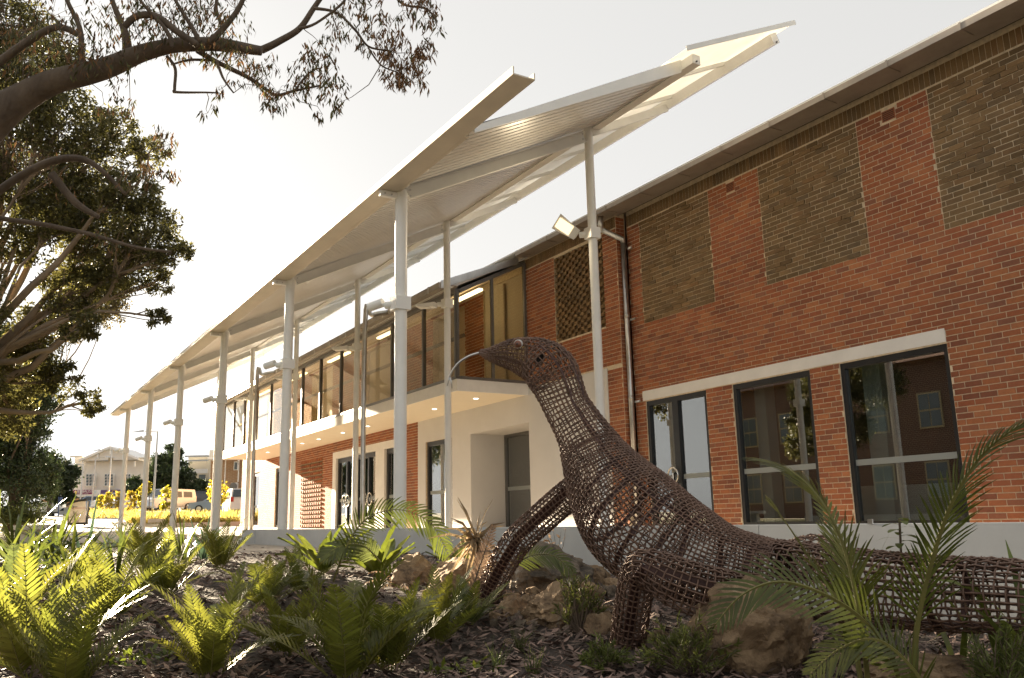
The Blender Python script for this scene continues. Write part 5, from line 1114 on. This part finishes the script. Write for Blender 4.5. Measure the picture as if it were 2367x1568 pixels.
# vehicles
def vehicle(name, lab, cat, c, ang, L_, W_, H_, prof, gl, m_, grp=None, rear=True):
    """prof: side outline (x along length 0..1, z 0..1); gl: list of glass outlines in the same units"""
    rot = Matrix.Rotation(ang, 4, 'Z'); t = thing(name, lab, cat, mtx=Matrix.Translation(c) @ rot, group=grp)
    def P3(x, z, s): tap = 1-.16*max(0, (z-.5)/.5); return Vector(((x-.5)*L_, s*W_/2*tap, z*H_))
    m = MB(); n = len(prof); m.v = [tuple(P3(x, z, -1)) for x, z in prof]+[tuple(P3(x, z, 1)) for x, z in prof]
    for i in range(n): j = (i+1) % n; m.f.append((i, j, n+j, n+i)); m.mi.append(0)
    m.f += [tuple(range(n-1, -1, -1)), tuple(range(n, 2*n))]; m.mi += [0, 0]
    b = m.mesh('body', m_); bo = obj('body', b, t, mtx=Matrix())
    for g in gl:
        for s in (-1, 1):
            m = MB(); m.v = [tuple(P3(x, z, s*1.012)) for x, z in g]; m.f = [tuple(range(len(g)))]; m.mi = [0]; obj('side_window', m.mesh('side_window', 'car_glass'), t, mtx=Matrix())
    tops = [q for q in range(n) if prof[q][1] > .95]
    for (i, j), nm in (((tops[0]-1, tops[0]), 'rear_window'), ((tops[-1], (tops[-1]+1) % n), 'windscreen')):
        (x0, z0), (x1, z1) = prof[i], prof[j]; m = MB(); o_ = .012*L_*(-1 if nm == 'rear_window' else 1)
        a = [P3(x0+(x1-x0)*u, z0+(z1-z0)*u, s) for u, s in ((.1, -.86), (.1, .86), (.88, .86), (.88, -.86))]; m.quad(*[q+Vector((o_, 0, .012)) for q in a]); obj(nm, m.mesh(nm, 'car_glass'), t, mtx=Matrix())
    for x in (.2, .8):
        for s in (-1, 1):
            wc = Vector(((x-.5)*L_, s*W_*.46, .31)); ty = obj('tyre', MB().tube([wc-Vector((0, .1, 0)), wc+Vector((0, .1, 0))], .31, 16).mesh('tyre', 'tyre'), t, mtx=Matrix()); obj('rim', MB().tube([wc+Vector((0, s*.1, 0)), wc+Vector((0, s*.112, 0))], .19, 12).mesh('rim', 'galv'), ty, mtx=Matrix())
    for s in (-1, 1):
        m = MB(); x0 = prof[0][0]; y = s*W_*.42; m.box(-.5*L_-.02, -.5*L_+.06, y-.1, y+.1, H_*.48, H_*.66); obj('tail_light', m.mesh('tail_light', 'tail_red'), t, mtx=Matrix())
        m = MB(); m.box(.5*L_-.1, .5*L_+.015, y-.14, y+.14, H_*.38, H_*.47); obj('headlight', m.mesh('headlight', 'lamp_off'), t, mtx=Matrix())
    return t
SEDAN = [(0, .22), (0, .55), (.12, .62), (.27, .98), (.58, 1), (.74, .64), (.97, .54), (1, .24), (.9, .16), (.1, .16)]; SG = [[(.2, .66), (.3, .93), (.56, .94), (.69, .66)]]
VAN = [(0, .2), (.0, .62), (.03, .97), (.66, 1), (.82, .62), (.98, .5), (1, .2), (.9, .13), (.1, .13)]; VG = [[(.1, .6), (.1, .86), (.3, .87), (.3, .6)], [(.34, .6), (.34, .87), (.63, .88), (.76, .6)]]
SUV = [(0, .22), (0, .6), (.05, .96), (.62, 1), (.78, .64), (.98, .55), (1, .24), (.9, .15), (.1, .15)]
def car(x, y, d, ang, kind, m_, lab, grp=None):
    c = at(*K(x, y), d); L_, W_, H_ = {'s': (4.5, 1.8, 1.45), 'v': (4.5, 1.8, 1.85), 'u': (4.5, 1.85, 1.7)}[kind]
    nm, cat = {'s': ('parked_car', 'car'), 'v': ('parked_van', 'van'), 'u': ('parked_car', 'car')}[kind]
    return vehicle(nm, lab, cat, c, ang, L_, W_, H_, {'s': SEDAN, 'v': VAN, 'u': SUV}[kind], {'s': SG, 'v': VG, 'u': VG}[kind], m_, grp)
FA = math.atan2(HF.y, HF.x)
car(1500, 905, 74, FA+R(150), 'v', 'car_silver', 'silver van flashing sunlight behind the round sapling')
car(945, 905, 84, FA+R(165), 'u', 'car_white', 'pale four wheel drive parked between the yellow saplings')
car(1820, 880, 86, FA+R(100), 'u', 'car_dark', 'dark car parked in front of the red music sign')
car(1860, 900, 78, FA+R(95), 's', 'car_dark', 'low dark hatchback in front of the other dark car')
car(2030, 925, 70, FA+R(100), 's', 'car_blue', 'blue grey sedan behind the largest yellow sapling')
car(2245, 950, 62, FA+R(25), 'v', 'car_white', 'white van with red tail light beside the gallery wall')
car(700, 890, 96, FA+R(90), 's', 'car_blue', 'blue grey sedan far behind the map board')
car(1180, 890, 92, FA+R(90), 's', 'car_silver', 'silver sedan half hidden behind the slim saplings')
# flat tray ute with a canvas top
ut = thing('utility_truck', 'white utility truck with canvas covered tray parked by the lawn', 'truck', tuple(at(*K(270, 968), 108)))
m = MB(); fq(m, 152, 816, 388, 918, 108, 1.8, .9); m.build('canvas_cover', 'canvas', ut); m = MB(); fq(m, 150, 919, 392, 932, 108, 1.8, .9); m.build('tray', 'ink', ut)
m = MB(); fq(m, 155, 933, 215, 962, 108, 1.7, .85); m.build('mudguard', 'car_white', ut)
a = at(*K(392, 935), 108); q = [(392, 950), (392, 908), (420, 885), (446, 870), (520, 868), (530, 950)]; a0 = at(*K(392, 950), 108); m = MB(); m.prism([tuple(at(*K(x, y), 108)-a0) for x, y in q], a0-HF*.9, a0+HF*.9); m.build('cab', 'car_white', ut)
m = MB(); q = [(400, 908), (424, 890), (446, 876), (446, 906)]; a0 = at(*K(400, 908), 108); m.prism([tuple(at(*K(x, y), 108)-a0) for x, y in q], a0-HF*.92, a0-HF*.905); m.build('side_window', 'car_glass', ut)
for x in (246, 470):
    for dz in (-.8, .7): c = at(*K(x, 950), 108)+HF*dz; o = MB().tube([c-HF*.12, c+HF*.12], .36, 16).build('tyre', 'tyre', ut); MB().tube([c-HF*.13, c-HF*.121], .2, 12).build('rim', 'galv', o)

# ================================================================ across the garden, behind the camera (seen in the window reflections)
ob = thing('opposite_building', 'dark brick building with gabled roof reflected in the tall windows', 'building', (-35, -24, -.5))
m = MB(); m.box(-46, -14, -36, -24, -.5, 9); m.build('wall', 'opp_brick', ob)
m = MB(); m.hexa([(-46.5, -36.5, 9), (-13.5, -36.5, 9), (-13.5, -23.3, 9), (-46.5, -23.3, 9), (-46.5, -30.1, 13), (-13.5, -30.1, 13), (-13.5, -29.9, 13), (-46.5, -29.9, 13)]); m.build('roof', 'roof_tile', ob)
for i in range(9):
    for z in (1.0, 5.0):
        x = -44.5+i*3.5; wo_ = MB().box(x, x+1.5, -24.0, -23.93, z, z+2.1).build('window', 'mortar_brown', ob)
        for a in (0, 1):
            for b in (0, 1): MB().box(x+.1+a*.68, x+.72+a*.68, -23.93, -23.91, z+.1+b*1.0, z+1.0+b*1.0).build('pane', 'window_dark', wo_)
for i, (x, y, h) in enumerate([(-52, -16, 12), (-58, -26, 15), (-66, -12, 12), (-50, -40, 16), (-9, -30, 13)]):
    tree('broadleaf_tree', 'tall leafy tree across the garden, reflected in the glass doors', 'tree', (x, y, -.5), (x, y, h*.4), [(Vector((x+ru(-2.5, 2.5), y+ru(-2.5, 2.5), h*ru(.4, 1))), ru(1.3, 2.3)) for k in range(9)], 'tree_leaf', 'bark', 5, .34, .16, .35, 'trees across the garden')
